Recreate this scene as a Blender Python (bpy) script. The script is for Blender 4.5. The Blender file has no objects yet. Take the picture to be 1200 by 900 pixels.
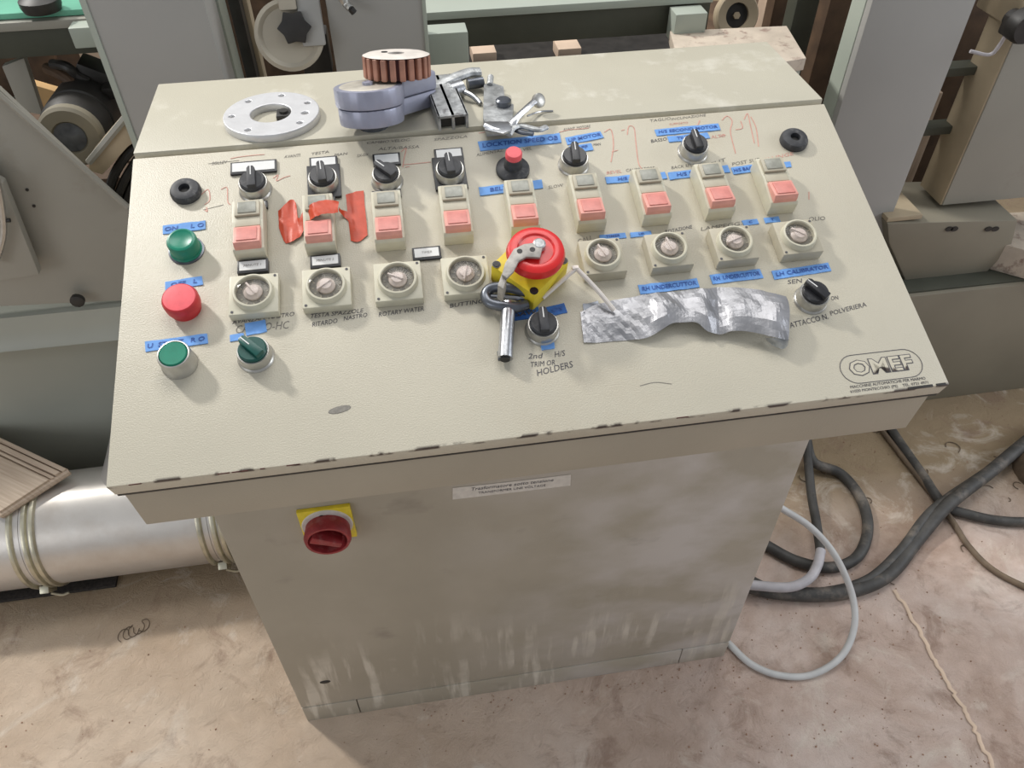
import bpy, bmesh, math, random
from mathutils import Vector, Matrix, noise
random.seed(4)
PI = math.pi
scn = bpy.context.scene
COL = scn.collection

# ------------------------------------------------------------------ camera
F_PX = 926.0
CAM = Vector((0.3319, -0.5512, 1.6644))
CROT = Matrix.Rotation(-0.1568, 3, 'Z') @ Matrix.Rotation(0.0044, 3, 'Y') @ Matrix.Rotation(0.7874, 3, 'X')
cam = bpy.data.cameras.new('camera'); cam.sensor_width = 36; cam.lens = F_PX / 1200 * 36; cam.clip_start = .05
co = bpy.data.objects.new('camera', cam); COL.objects.link(co)
co.matrix_world = Matrix.Translation(CAM) @ CROT.to_4x4(); scn.camera = co

# ------------------------------------------------------------------ light
w = bpy.data.worlds.new('world'); scn.world = w; w.use_nodes = True
w.node_tree.nodes['Background'].inputs[0].default_value = (0.90, 0.94, 1.0, 1)
w.node_tree.nodes['Background'].inputs[1].default_value = 0.43

def area(name, loc, target, size, power, col=(1, 1, 1), sy=None):
    l = bpy.data.lights.new(name, 'AREA'); l.energy = power; l.size = size; l.color = col
    if sy: l.shape = 'RECTANGLE'; l.size_y = sy
    o = bpy.data.objects.new(name, l); COL.objects.link(o); o.location = loc
    o.rotation_euler = (Vector(target) - Vector(loc)).to_track_quat('-Z', 'Y').to_euler()
    return o
area('hall_lamp', (-3.3, 3.6, 5.3), (0.4, 0.3, .9), .5, 330, (1, .97, .92))
area('skylight', (0.8, 2.0, 5.2), (0.5, 0.3, 0.6), 3.2, 115, (1, .98, .95), 2.2)
area('fill_light', (5.2, -.5, 2.6), (0.9, 0.1, 0.3), 2.2, 85, (.90, .94, 1.0))  # unseen fill from the right, lifts the floor on that side
area('fill_light', (-4.2, -3.2, 2.4), (-0.3, 0.8, 0.3), 2.4, 55, (.95, .97, 1.0))  # added fill from the front left to brighten the dark bed front
scn.view_settings.view_transform = 'Standard'; scn.view_settings.look = 'None'
scn.view_settings.exposure = -0.08; scn.view_settings.gamma = 1; scn.view_settings.use_curve_mapping = False

# ------------------------------------------------------------------ measured console
W, H = 0.92, 1.0279
LH, LV, DK = 0.4209, 0.1395, 0.2055
FY, FZ = 0.0211, 0.0972
BX0, BX1, BY = 0.0067, 0.9166, 0.1825
L = math.hypot(LH, LV); VV = Vector((0, LH, LV)) / L; NN = Vector((0, -LV, LH)) / L
ZD = H + LV

def ray(px, py): return CROT @ Vector(((px - 600) / F_PX, (450 - py) / F_PX, -1))
def onz(px, py, z): d = ray(px, py); return CAM + d * ((z - CAM.z) / d.z)
def ony(px, py, y): d = ray(px, py); return CAM + d * ((y - CAM.y) / d.y)
def onx(px, py, x): d = ray(px, py); return CAM + d * ((x - CAM.x) / d.x)
def pl(px, py, h=0):                        # panel coordinates u, v under a sight line at height h over the panel
    o = Vector((0, 0, H)); d = ray(px, py); t = (o + NN * h - CAM).dot(NN) / d.dot(NN); q = CAM + d * t - o
    return q.x, q.dot(VV)
def frame(o, x, y, z, rot=0):
    m = Matrix((x, y, z)).transposed().to_4x4(); m.translation = o
    return m @ Matrix.Rotation(rot, 4, 'Z')
def PF(u, v, h=0, rot=0): return frame(Vector((u, 0, H)) + VV * v + NN * h, Vector((1, 0, 0)), VV, NN, rot)
def PX(px, py, h=0, rot=0, base=0): u, v = pl(px, py, h); return PF(u, v, base, rot)
def FF(x, z, h=0, rot=0): return frame(Vector((x, BY - h, z)), Vector((1, 0, 0)), Vector((0, 0, 1)), Vector((0, -1, 0)), rot)
T = lambda x, y, z: Matrix.Translation((x, y, z))
RX = lambda a: Matrix.Rotation(a, 4, 'X')
RY = lambda a: Matrix.Rotation(a, 4, 'Y')
RZ = lambda a: Matrix.Rotation(a, 4, 'Z')

# ------------------------------------------------------------------ materials
def mat(name, c, rough=.5, metal=0, var=0, vs=20, bump=0, bs=200, c2=None, c2s=4, c2lo=.5, c2hi=.65, trans=0, alpha=1, coat=0, spec=.5):
    m = bpy.data.materials.new(name); m.use_nodes = True
    nt = m.node_tree; N = nt.nodes; K = nt.links; b = N['Principled BSDF']
    b.inputs['Base Color'].default_value = (*c, 1); b.inputs['Roughness'].default_value = rough
    b.inputs['Metallic'].default_value = metal; b.inputs['Transmission Weight'].default_value = trans
    b.inputs['Alpha'].default_value = alpha; b.inputs['Coat Weight'].default_value = coat
    b.inputs['Specular IOR Level'].default_value = spec
    tc = N.new('ShaderNodeTexCoord'); out = None
    if var:
        n = N.new('ShaderNodeTexNoise'); n.inputs['Scale'].default_value = vs; n.inputs['Detail'].default_value = 6
        K.new(tc.outputs['Object'], n.inputs['Vector'])
        r = N.new('ShaderNodeValToRGB'); r.color_ramp.elements[0].position = .3; r.color_ramp.elements[1].position = .7
        r.color_ramp.elements[0].color = (*[x * (1 - var) for x in c], 1); r.color_ramp.elements[1].color = (*[min(1, x * (1 + var)) for x in c], 1)
        K.new(n.outputs['Fac'], r.inputs[0]); out = r.outputs[0]
    if c2:
        n = N.new('ShaderNodeTexNoise'); n.inputs['Scale'].default_value = c2s; n.inputs['Detail'].default_value = 8; n.inputs['Roughness'].default_value = .65
        K.new(tc.outputs['Object'], n.inputs['Vector'])
        r = N.new('ShaderNodeValToRGB'); r.color_ramp.elements[0].position = c2lo; r.color_ramp.elements[1].position = c2hi
        K.new(n.outputs['Fac'], r.inputs[0])
        x = N.new('ShaderNodeMix'); x.data_type = 'RGBA'; x.inputs[7].default_value = (*c2, 1)
        if out: K.new(out, x.inputs[6])
        else: x.inputs[6].default_value = (*c, 1)
        K.new(r.outputs[0], x.inputs[0]); out = x.outputs[2]
    if out: K.new(out, b.inputs['Base Color'])
    if bump:
        n = N.new('ShaderNodeTexNoise'); n.inputs['Scale'].default_value = bs; n.inputs['Detail'].default_value = 3
        K.new(tc.outputs['Object'], n.inputs['Vector'])
        u = N.new('ShaderNodeBump'); u.inputs['Strength'].default_value = bump; u.inputs['Distance'].default_value = .002
        K.new(n.outputs['Fac'], u.inputs['Height']); K.new(u.outputs[0], b.inputs['Normal'])
    return m

BEIGE = (.53, .49, .39)
M = {}
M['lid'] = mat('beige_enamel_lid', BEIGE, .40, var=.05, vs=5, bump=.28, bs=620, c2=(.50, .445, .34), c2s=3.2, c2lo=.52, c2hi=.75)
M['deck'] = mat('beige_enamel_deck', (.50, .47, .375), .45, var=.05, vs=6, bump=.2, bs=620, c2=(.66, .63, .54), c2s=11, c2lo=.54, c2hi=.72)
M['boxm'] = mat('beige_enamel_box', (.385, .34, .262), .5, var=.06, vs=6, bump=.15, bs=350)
M['black'] = mat('black_plastic', (.018, .018, .021), .38, var=.2, vs=60)
M['dusty_black'] = mat('dusty_black_plastic', (.035, .036, .04), .55, var=.3, vs=120, c2=(.16, .155, .15), c2s=70, c2lo=.55, c2hi=.75)
M['chrome'] = mat('bezel_chrome', (.50, .49, .46), .38, .85, var=.1, vs=80)
M['green'] = mat('green_plastic', (.002, .20, .12), .35, var=.1, vs=90, coat=.1)
M['tealgreen'] = mat('dark_green_plastic', (.004, .075, .06), .35, var=.15, vs=90)
M['red'] = mat('red_plastic', (.50, .022, .028), .38, var=.1, vs=90)
M['redstop'] = mat('bright_red_plastic', (.66, .014, .014), .34, var=.08, vs=60, coat=.15)
M['redcap'] = mat('cap_top_red', (.78, .10, .12), .45, var=.12, vs=90)
M['redmat'] = mat('dark_red_plastic', (.27, .022, .026), .5, var=.2, vs=80, c2=(.32, .12, .11), c2s=60, c2lo=.5, c2hi=.8)
M['yellow'] = mat('yellow_plastic', (.74, .58, .03), .45, var=.1, vs=60, c2=(.55, .45, .12), c2s=40, c2lo=.6, c2hi=.75)
M['cream'] = mat('cream_plastic', (.58, .55, .43), .42, var=.06, vs=70)
M['creamd'] = mat('aged_cream_plastic', (.46, .42, .32), .42, var=.1, vs=50)
M['pink'] = mat('faded_red_button', (.64, .235, .20), .42, var=.10, vs=110)
M['pinkl'] = mat('faded_pink_rim', (.72, .33, .27), .42, var=.08, vs=90)
M['window'] = mat('smoky_window', (.29, .29, .245), .3, var=.2, vs=120)
M['dial'] = mat('timer_dial', (.20, .185, .155), .5, var=.35, vs=140)
M['knobw'] = mat('milky_knob', (.62, .53, .48), .35, var=.12, vs=120)
M['glass'] = mat('clear_cover', (.95, .95, .92), .08, trans=1, alpha=.25)
M['tapeblue'] = mat('blue_masking_tape', (.15, .34, .72), .7, var=.12, vs=90, c2=(.28, .45, .75), c2s=60, c2lo=.6, c2hi=.8)
M['tapedeep'] = mat('deep_blue_tape', (.03, .13, .42), .7, var=.2, vs=90)
M['ink'] = mat('black_ink', (.075, .072, .08), .6, var=.2, vs=200)
M['inkf'] = mat('faded_black_ink', (.20, .185, .16), .6, var=.2, vs=300)
M['inkb'] = mat('blue_black_ink', (.035, .10, .36), .6, var=.2, vs=200)
M['inkr'] = mat('faded_red_ink', (.60, .30, .24), .6, var=.15, vs=150)
M['white'] = mat('white_label', (.74, .74, .72), .5, var=.05, vs=60)
M['paper'] = mat('dirty_paper_label', (.62, .58, .52), .6, var=.1, vs=90)
M['orange'] = mat('orange_red_tape', (.58, .062, .018), .45, var=.12, vs=60, bump=.3, bs=120)
M['steel'] = mat('brushed_steel', (.50, .51, .53), .30, 1, var=.15, vs=60, bump=.1, bs=200)
M['darksteel'] = mat('dark_oiled_steel', (.13, .14, .16), .35, .8, var=.3, vs=50)
M['alu'] = mat('cast_aluminium', (.74, .74, .75), .42, .55, var=.07, vs=30, bump=.15, bs=150)
M['lilac'] = mat('lilac_grey_paint', (.36, .37, .46), .38, .35, var=.12, vs=30)
M['castfill'] = mat('polished_cast_top', (.62, .58, .50), .4, .4, var=.2, vs=60)
M['zinc'] = mat('dirty_zinc', (.42, .43, .43), .45, .6, var=.35, vs=90, bump=.3, bs=300, c2=(.15, .14, .14), c2s=60, c2lo=.58, c2hi=.7)
M['geart'] = mat('gear_top_plate', (.78, .72, .66), .5, .2, var=.12, vs=60)
M['gear'] = mat('rust_red_resin', (.42, .20, .135), .6, var=.25, vs=60)
M['geard'] = mat('dark_rust', (.07, .012, .009), .6, var=.3, vs=60)
M['tie'] = mat('white_nylon', (.78, .72, .66), .4, var=.05, vs=60)
M['mgrey'] = mat('machine_grey_paint', (.335, .32, .275), .45, var=.05, vs=4, bump=.08, bs=200, c2=(.26, .23, .18), c2s=5, c2lo=.6, c2hi=.8)
M['mlilac'] = mat('machine_pale_grey_paint', (.37, .365, .345), .45, var=.04, vs=4, c2=(.25, .22, .19), c2s=18, c2lo=.70, c2hi=.74)
M['mgreen'] = mat('machine_pale_green_paint', (.40, .44, .38), .45, var=.06, vs=5)
M['mtan'] = mat('machine_dusty_tan', (.42, .34, .23), .6, var=.15, vs=8)
M['mbase'] = mat('machine_grey_green_paint', (.37, .375, .32), .38, var=.06, vs=4, c2=(.45, .43, .37), c2s=6, c2lo=.6, c2hi=.8)
M['mdark'] = mat('machine_dark_green', (.065, .068, .05), .5, var=.15, vs=10)
M['mbelt'] = mat('bright_green_belt', (.16, .46, .32), .35, var=.15, vs=10)
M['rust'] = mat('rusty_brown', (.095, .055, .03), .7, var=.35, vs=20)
M['dark'] = mat('greasy_and_shade_dark', (.022, .02, .018), .5, var=.4, vs=30)  # greasy parts and holes, also the painted shadow strips on the console
M['stone'] = mat('pinkish_stone', (.55, .47, .38), .7, var=.12, vs=25, c2=(.30, .21, .17), c2s=30, c2lo=.55, c2hi=.66, bump=.3, bs=120)
M['boards'] = mat('raw_timber', (.55, .34, .15), .7, var=.2, vs=12)
M['tile'] = mat('pale_stone_offcut', (.62, .47, .35), .7, var=.12, vs=12)
M['galv'] = mat('galvanised_duct', (.63, .60, .56), .36, .55, var=.07, vs=9, bump=.12, bs=60, c2=(.50, .44, .38), c2s=5, c2lo=.5, c2hi=.8)
M['galvb'] = mat('brassy_clamp_steel', (.52, .49, .38), .35, .7, var=.2, vs=40)
M['wood'] = mat('pale_weathered_wood', (.50, .39, .29), .6, var=.12, vs=10)
M['hose'] = mat('dusty_black_hose', (.055, .052, .048), .6, var=.35, vs=30, c2=(.20, .17, .14), c2s=14, c2lo=.52, c2hi=.72)
M['hoseb'] = mat('dusty_brown_hose', (.14, .10, .065), .7, var=.3, vs=30)
M['cablew'] = mat('grey_white_cable', (.52, .52, .51), .45, var=.08, vs=30)
M['cablel'] = mat('pale_lilac_cable', (.47, .45, .47), .5, var=.12, vs=30)
M['mcream'] = mat('machine_cream_paint', (.45, .41, .33), .5, var=.08, vs=8)
M['hasp'] = mat('worn_grey_hasp', (.36, .34, .31), .5, .35, var=.25, vs=90, bump=.3, bs=200)
M['beltm'] = mat('grey_foam_pad', (.50, .50, .47), .8, var=.1, vs=60)
M['mesh'] = mat('black_mesh_and_shadow', (.035, .03, .027), .7, var=.5, vs=160)  # one tone for the dark mesh and the shadow under the duct
M['wallm'] = mat('factory_wall', (.20, .17, .13), .8, var=.3, vs=1.5)
M['crumb'] = mat('stone_crumb', (.34, .21, .14), .8, var=.3, vs=80)
M['duct_tape'] = mat('silver_duct_tape', (.31, .31, .325), .36, .5, var=.25, vs=30, bump=.3, bs=150)
M['mbed'] = mat('machine_brown_grey_paint', (.25, .225, .17), .5, var=.08, vs=5)

def wood_grain(m):
    nt = m.node_tree; N = nt.nodes; K = nt.links; b = N['Principled BSDF']
    tc = N.new('ShaderNodeTexCoord'); mp = N.new('ShaderNodeMapping'); mp.inputs['Scale'].default_value = (3, 90, 3)
    n = N.new('ShaderNodeTexNoise'); n.inputs['Scale'].default_value = 2; n.inputs['Detail'].default_value = 5
    r = N.new('ShaderNodeValToRGB'); r.color_ramp.elements[0].color = (.40, .30, .22, 1); r.color_ramp.elements[1].color = (.58, .47, .36, 1)
    r.color_ramp.elements[0].position = .3; r.color_ramp.elements[1].position = .7
    K.new(tc.outputs['Object'], mp.inputs[0]); K.new(mp.outputs[0], n.inputs[0]); K.new(n.outputs[0], r.inputs[0]); K.new(r.outputs[0], b.inputs['Base Color'])
wood_grain(M['wood'])

def body_material():            # beige enamel with vertical dust runs low down and a wiped scuffed zone at the right
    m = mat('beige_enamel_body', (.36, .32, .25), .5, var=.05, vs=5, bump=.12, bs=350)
    nt = m.node_tree; N = nt.nodes; K = nt.links; b = N['Principled BSDF']
    base = b.inputs['Base Color'].links[0].from_socket
    tc = N.new('ShaderNodeTexCoord')
    def nz(scale, lo, hi, det=6, s=1, rot=0):
        mp = N.new('ShaderNodeMapping'); mp.inputs['Scale'].default_value = scale; mp.inputs['Rotation'].default_value = (0, rot, 0)
        K.new(tc.outputs['Object'], mp.inputs[0])
        n = N.new('ShaderNodeTexNoise'); n.inputs['Scale'].default_value = s; n.inputs['Detail'].default_value = det
        K.new(mp.outputs[0], n.inputs[0])
        r = N.new('ShaderNodeValToRGB'); r.color_ramp.elements[0].position = lo; r.color_ramp.elements[1].position = hi
        K.new(n.outputs[0], r.inputs[0]); return r.outputs[0]
    sep = N.new('ShaderNodeSeparateXYZ'); K.new(tc.outputs['Object'], sep.inputs[0])
    def rng(sock, a, bb, c=0, d=1):
        r = N.new('ShaderNodeMapRange'); r.inputs[1].default_value = a; r.inputs[2].default_value = bb; r.inputs[3].default_value = c; r.inputs[4].default_value = d
        K.new(sock, r.inputs[0]); return r.outputs[0]
    def mul(a, c):
        x = N.new('ShaderNodeMath'); x.operation = 'MULTIPLY'; K.new(a, x.inputs[0])
        if isinstance(c, float): x.inputs[1].default_value = c
        else: K.new(c, x.inputs[1])
        return x.outputs[0]
    def mixc(a, col, f):
        x = N.new('ShaderNodeMix'); x.data_type = 'RGBA'; K.new(a, x.inputs[6]); x.inputs[7].default_value = (*col, 1); K.new(f, x.inputs[0]); return x.outputs[2]
    runs = mul(mul(nz((34, 1, 3.5), .50, .62, 4, 1.6), rng(sep.outputs[2], .36, .20)), nz((4, 4, 5), .40, .58, 6, 1.7))
    scuff = mul(mul(nz((5, 5, 8), .40, .62, 9, 1.1, .9), rng(sep.outputs[0], .30, .75)), .85)
    haze = mul(nz((5, 5, 5), .45, .8), .35)
    c = mixc(base, (.47, .42, .36), haze)
    c = mixc(c, (.54, .50, .465), scuff)
    c = mixc(c, (.64, .59, .50), mul(runs, .8))
    dk = mul(nz((7, 7, 12), .66, .78, 4, 1.3, .4), .5)
    c = mixc(c, (.20, .175, .14), dk)
    K.new(c, b.inputs['Base Color'])
    return m
M['body'] = body_material()

def lid_wear(m):                # dark chips along the front edge, pale scratches
    nt = m.node_tree; N = nt.nodes; K = nt.links; b = N['Principled BSDF']
    base = b.inputs['Base Color'].links[0].from_socket
    tc = N.new('ShaderNodeTexCoord'); sep = N.new('ShaderNodeSeparateXYZ'); K.new(tc.outputs['Object'], sep.inputs[0])
    r = N.new('ShaderNodeMapRange'); r.inputs[1].default_value = .0035; r.inputs[2].default_value = .0005; K.new(sep.outputs[1], r.inputs[0])
    n = N.new('ShaderNodeTexNoise'); n.inputs['Scale'].default_value = 26; n.inputs['Detail'].default_value = 5; K.new(tc.outputs['Object'], n.inputs[0])
    cr = N.new('ShaderNodeValToRGB'); cr.color_ramp.elements[0].position = .51; cr.color_ramp.elements[1].position = .56; K.new(n.outputs[0], cr.inputs[0])
    z = N.new('ShaderNodeMapRange'); z.inputs[1].default_value = -.006; z.inputs[2].default_value = -.003; K.new(sep.outputs[2], z.inputs[0])
    m1 = N.new('ShaderNodeMath'); m1.operation = 'MULTIPLY'; K.new(r.outputs[0], m1.inputs[0]); K.new(cr.outputs[0], m1.inputs[1])
    m2 = N.new('ShaderNodeMath'); m2.operation = 'MULTIPLY'; K.new(m1.outputs[0], m2.inputs[0]); K.new(z.outputs[0], m2.inputs[1])
    x = N.new('ShaderNodeMix'); x.data_type = 'RGBA'; K.new(base, x.inputs[6]); x.inputs[7].default_value = (.05, .035, .028, 1); K.new(m2.outputs[0], x.inputs[0])
    mp = N.new('ShaderNodeMapping'); mp.inputs['Scale'].default_value = (3, 40, 3); mp.inputs['Rotation'].default_value = (0, 0, .5); K.new(tc.outputs['Object'], mp.inputs[0])
    n2 = N.new('ShaderNodeTexNoise'); n2.inputs['Scale'].default_value = 2; n2.inputs['Detail'].default_value = 7; K.new(mp.outputs[0], n2.inputs[0])
    c2 = N.new('ShaderNodeValToRGB'); c2.color_ramp.elements[0].position = .66; c2.color_ramp.elements[1].position = .8; c2.color_ramp.elements[1].color = (.35, .35, .35, 1); K.new(n2.outputs[0], c2.inputs[0])
    y = N.new('ShaderNodeMix'); y.data_type = 'RGBA'; K.new(x.outputs[2], y.inputs[6]); y.inputs[7].default_value = (.70, .67, .57, 1); K.new(c2.outputs[0], y.inputs[0])
    K.new(y.outputs[2], b.inputs['Base Color'])
lid_wear(M['lid'])

def floor_material():
    m = bpy.data.materials.new('dusty_concrete'); m.use_nodes = True
    nt = m.node_tree; N = nt.nodes; K = nt.links; b = N['Principled BSDF']; b.inputs['Roughness'].default_value = .85; b.inputs['Specular IOR Level'].default_value = .25
    tc = N.new('ShaderNodeTexCoord')
    def noise_(s, d=8, ro=.6, dist=0):
        n = N.new('ShaderNodeTexNoise'); n.inputs['Scale'].default_value = s; n.inputs['Detail'].default_value = d; n.inputs['Roughness'].default_value = ro; n.inputs['Distortion'].default_value = dist
        K.new(tc.outputs['Object'], n.inputs[0]); return n.outputs[0]
    def ramp(s, els):
        r = N.new('ShaderNodeValToRGB'); cr = r.color_ramp
        while len(cr.elements) < len(els): cr.elements.new(.5)
        for e, (p, c) in zip(cr.elements, els): e.position = p; e.color = (*c, 1) if len(c) == 3 else c
        K.new(s, r.inputs[0]); return r.outputs[0]
    def mix(a, c, f, mode='MIX'):
        x = N.new('ShaderNodeMix'); x.data_type = 'RGBA'; x.blend_type = mode
        if isinstance(a, tuple): x.inputs[6].default_value = (*a, 1)
        else: K.new(a, x.inputs[6])
        if isinstance(c, tuple): x.inputs[7].default_value = (*c, 1)
        else: K.new(c, x.inputs[7])
        if isinstance(f, float): x.inputs[0].default_value = f
        else: K.new(f, x.inputs[0])
        return x.outputs[2]
    sep = N.new('ShaderNodeSeparateXYZ'); K.new(tc.outputs['Object'], sep.inputs[0])
    gx = N.new('ShaderNodeMapRange'); gx.inputs[1].default_value = .1; gx.inputs[2].default_value = .9; K.new(sep.outputs[0], gx.inputs[0])
    left = ramp(noise_(3.5), [(.35, (.55, .42, .31)), (.62, (.67, .54, .42))])
    right = ramp(noise_(3.2, 8, .65, .4), [(.36, (.46, .33, .26)), (.5, (.60, .46, .385)), (.66, (.74, .62, .55))])
    c = mix(left, right, gx.outputs[0])
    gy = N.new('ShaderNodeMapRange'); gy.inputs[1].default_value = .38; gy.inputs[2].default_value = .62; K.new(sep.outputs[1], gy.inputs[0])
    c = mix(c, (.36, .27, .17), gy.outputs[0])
    c = mix(c, (.28, .18, .13), ramp(noise_(9, 8, .7, .8), [(.54, (0, 0, 0)), (.68, (.6, .6, .6))]))
    c = mix(c, (.22, .13, .09), ramp(noise_(70, 4), [(.69, (0, 0, 0)), (.73, (.8, .8, .8))]))
    c = mix(c, (.78, .70, .60), ramp(noise_(5, 10, .7, 1.5), [(.55, (0, 0, 0)), (.70, (.65, .65, .65))]))
    K.new(c, b.inputs['Base Color'])
    bu = N.new('ShaderNodeBump'); bu.inputs['Strength'].default_value = .8; bu.inputs['Distance'].default_value = .014
    K.new(noise_(26, 12, .78, .6), bu.inputs['Height']); K.new(bu.outputs[0], b.inputs['Normal'])
    return m
M['floor'] = floor_material()

# ------------------------------------------------------------------ object helpers
WM = {}
def link(name, data, Wm=Matrix.Identity(4), parent=None):
    o = bpy.data.objects.new(name, data); COL.objects.link(o); WM[o] = Wm
    if parent is not None: o.parent = parent; o.matrix_basis = WM[parent].inverted() @ Wm
    else: o.matrix_basis = Wm
    return o
def tag(o, label=None, cat=None, group=None, kind=None):
    if label: o['label'] = label
    if cat: o['category'] = cat
    if group: o['group'] = group
    if kind: o['kind'] = kind
    return o
def thing(name, label, cat, loc=(0, 0, 0), group=None): return tag(link(name, None, T(*loc)), label, cat, group)
def me(bm, m=None, smooth=True, ang=35):
    bmesh.ops.remove_doubles(bm, verts=bm.verts, dist=1e-6)
    bmesh.ops.recalc_face_normals(bm, faces=bm.faces)
    d = bpy.data.meshes.new('mesh'); bm.to_mesh(d); bm.free()
    if m: d.materials.append(M[m] if isinstance(m, str) else m)
    if smooth:
        d.polygons.foreach_set('use_smooth', [True] * len(d.polygons)); d.set_sharp_from_angle(angle=math.radians(ang))
    return d
def abox(bm, x0, x1, y0, y1, z0, z1, bev=0, M4=None, seg=2):
    t = bmesh.new(); bmesh.ops.create_cube(t, size=1)
    for v in t.verts: v.co = Vector(((x0 + x1) / 2 + v.co.x * (x1 - x0), (y0 + y1) / 2 + v.co.y * (y1 - y0), (z0 + z1) / 2 + v.co.z * (z1 - z0)))
    if bev: bmesh.ops.bevel(t, geom=t.edges[:], offset=bev, segments=seg, affect='EDGES', profile=.6)
    join(bm, t, M4)
def join(bm, t, M4=None):
    if M4 is not None: t.transform(M4)
    d = bpy.data.meshes.new('tmp'); t.to_mesh(d); t.free(); bm.from_mesh(d); bpy.data.meshes.remove(d)
def lathe(bm, prof, seg=32, M4=None, a0=0, a1=2 * PI):
    t = bmesh.new(); full = abs(a1 - a0 - 2 * PI) < 1e-6; n = seg if full else seg + 1; rings = []
    for r, z in prof:
        if r < 1e-7: rings.append([t.verts.new((0, 0, z))])
        else: rings.append([t.verts.new((r * math.cos(a0 + (a1 - a0) * k / seg), r * math.sin(a0 + (a1 - a0) * k / seg), z)) for k in range(n)])
    for A, B in zip(rings, rings[1:]):
        for k in range(seg):
            k2 = (k + 1) % n
            if len(A) == 1 and len(B) == 1: continue
            if len(A) == 1: t.faces.new((A[0], B[k2], B[k]))
            elif len(B) == 1: t.faces.new((A[k], A[k2], B[0]))
            else: t.faces.new((A[k], A[k2], B[k2], B[k]))
    join(bm, t, M4)
def spline(pts, n=8):
    P = [Vector(p) for p in pts]; P = [P[0] * 2 - P[1]] + P + [P[-1] * 2 - P[-2]]; out = []
    for i in range(1, len(P) - 2):
        for k in range(n):
            t = k / n; a, b, c, d = P[i - 1:i + 3]
            out.append(.5 * ((2 * b) + (c - a) * t + (2 * a - 5 * b + 4 * c - d) * t * t + (3 * b - a - 3 * c + d) * t ** 3))
    out.append(P[-2]); return out
def tube(bm, pts, r, seg=12, smooth=8, flat=1, M4=None, closed=False):
    t = bmesh.new(); P = spline(pts, smooth) if smooth else [Vector(p) for p in pts]
    up = Vector((0, 0, 1)); rings = []
    for i, p in enumerate(P):
        d = (P[min(i + 1, len(P) - 1)] - P[max(i - 1, 0)]).normalized()
        s = d.cross(up); s = s.normalized() if s.length > 1e-3 else Vector((1, 0, 0)); q = s.cross(d).normalized()
        rr = r[min(i, len(r) - 1)] if isinstance(r, list) else r
        rings.append([t.verts.new(p + s * rr * math.cos(2 * PI * k / seg) + q * rr * flat * math.sin(2 * PI * k / seg)) for k in range(seg)])
    for A, B in zip(rings, rings[1:]):
        for k in range(seg): t.faces.new((A[k], A[(k + 1) % seg], B[(k + 1) % seg], B[k]))
    t.faces.new(rings[0]); t.faces.new(rings[-1][::-1]); join(bm, t, M4)
def prism(bm, poly, z0, z1, bev=0, M4=None):
    t = bmesh.new(); a = [t.verts.new((x, y, z0)) for x, y in poly]; b = [t.verts.new((x, y, z1)) for x, y in poly]
    t.faces.new(a); t.faces.new(b[::-1])
    for k in range(len(poly)): t.faces.new((a[k], a[(k + 1) % len(poly)], b[(k + 1) % len(poly)], b[k]))
    bmesh.ops.recalc_face_normals(t, faces=t.faces)
    if bev: bmesh.ops.bevel(t, geom=t.edges[:], offset=bev, segments=2, affect='EDGES', profile=.6)
    join(bm, t, M4)
def curve_mesh(splines, ext, bev, m):       # flat plate with holes
    c = bpy.data.curves.new('c', 'CURVE'); c.dimensions = '2D'; c.fill_mode = 'BOTH'; c.extrude = ext; c.bevel_depth = bev; c.bevel_resolution = 1
    for pts in splines:
        s = c.splines.new('POLY'); s.points.add(len(pts) - 1); s.use_cyclic_u = True
        for i, (x, y) in enumerate(pts): s.points[i].co = (x, y, 0, 1)
    return from_curve(c, m)
def from_curve(c, m):
    o = bpy.data.objects.new('tmp', c); COL.objects.link(o); dg = bpy.context.evaluated_depsgraph_get()
    d = bpy.data.meshes.new_from_object(o.evaluated_get(dg)); bpy.data.objects.remove(o); bpy.data.curves.remove(c)
    d.materials.clear(); d.materials.append(M[m]); return d
def circ(x, y, r, n=32): return [(x + r * math.cos(2 * PI * k / n), y + r * math.sin(2 * PI * k / n)) for k in range(n)]
def text(s, size, m, ext=.0001, off=0, shear=.15, align='CENTER', fill=True, bevel=0, space=1):
    c = bpy.data.curves.new('t', 'FONT'); c.body = s; c.size = size; c.extrude = ext; c.offset = off; c.shear = shear
    c.align_x = align; c.align_y = 'CENTER'; c.resolution_u = 2; c.space_character = space; c.bevel_depth = bevel
    if not fill: c.fill_mode = 'NONE'; c.bevel_resolution = 0
    return from_curve(c, m)
def one(name, mname, Wm, parent, fn, **kw):
    bm = bmesh.new(); fn(bm); return link(name, me(bm, mname, **kw), Wm, parent)
def boxo(name, mname, Wm, parent, *a, bev=0): return one(name, mname, Wm, parent, lambda b: abox(b, *a, bev=bev))

# ================================================================== setting
bm = bmesh.new()
nx, ny = 90, 90; g = {}
for i in range(nx + 1):
    for j in range(ny + 1):
        x = -4 + 9 * i / nx; y = -2.5 + 8.5 * j / ny
        g[i, j] = bm.verts.new((x, y, 0))
for i in range(nx):
    for j in range(ny): bm.faces.new((g[i, j], g[i + 1, j], g[i + 1, j + 1], g[i, j + 1]))
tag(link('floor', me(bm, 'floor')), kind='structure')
tag(boxo('wall_back', 'wallm', T(0, 0, 0), None, -4, 5, 6.0, 6.15, 0, 3.2), kind='structure')
# expansion crack ridge of pale mortar running over the floor
cr = [onz(*q, .002) for q in ((1048, 690), (1075, 735), (1095, 775), (1120, 815), (1140, 850), (1165, 900))]
def crk(b):
    P = spline(cr, 8)
    for i in range(len(P) - 1):
        pass
    tube(b, [p + Vector((random.uniform(-.004, .004), random.uniform(-.004, .004), 0)) for p in P], .0045, 6, 0, .35)
tag(one('trim_1', 'tile', T(0, 0, 0), None, crk), kind='structure')

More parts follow.
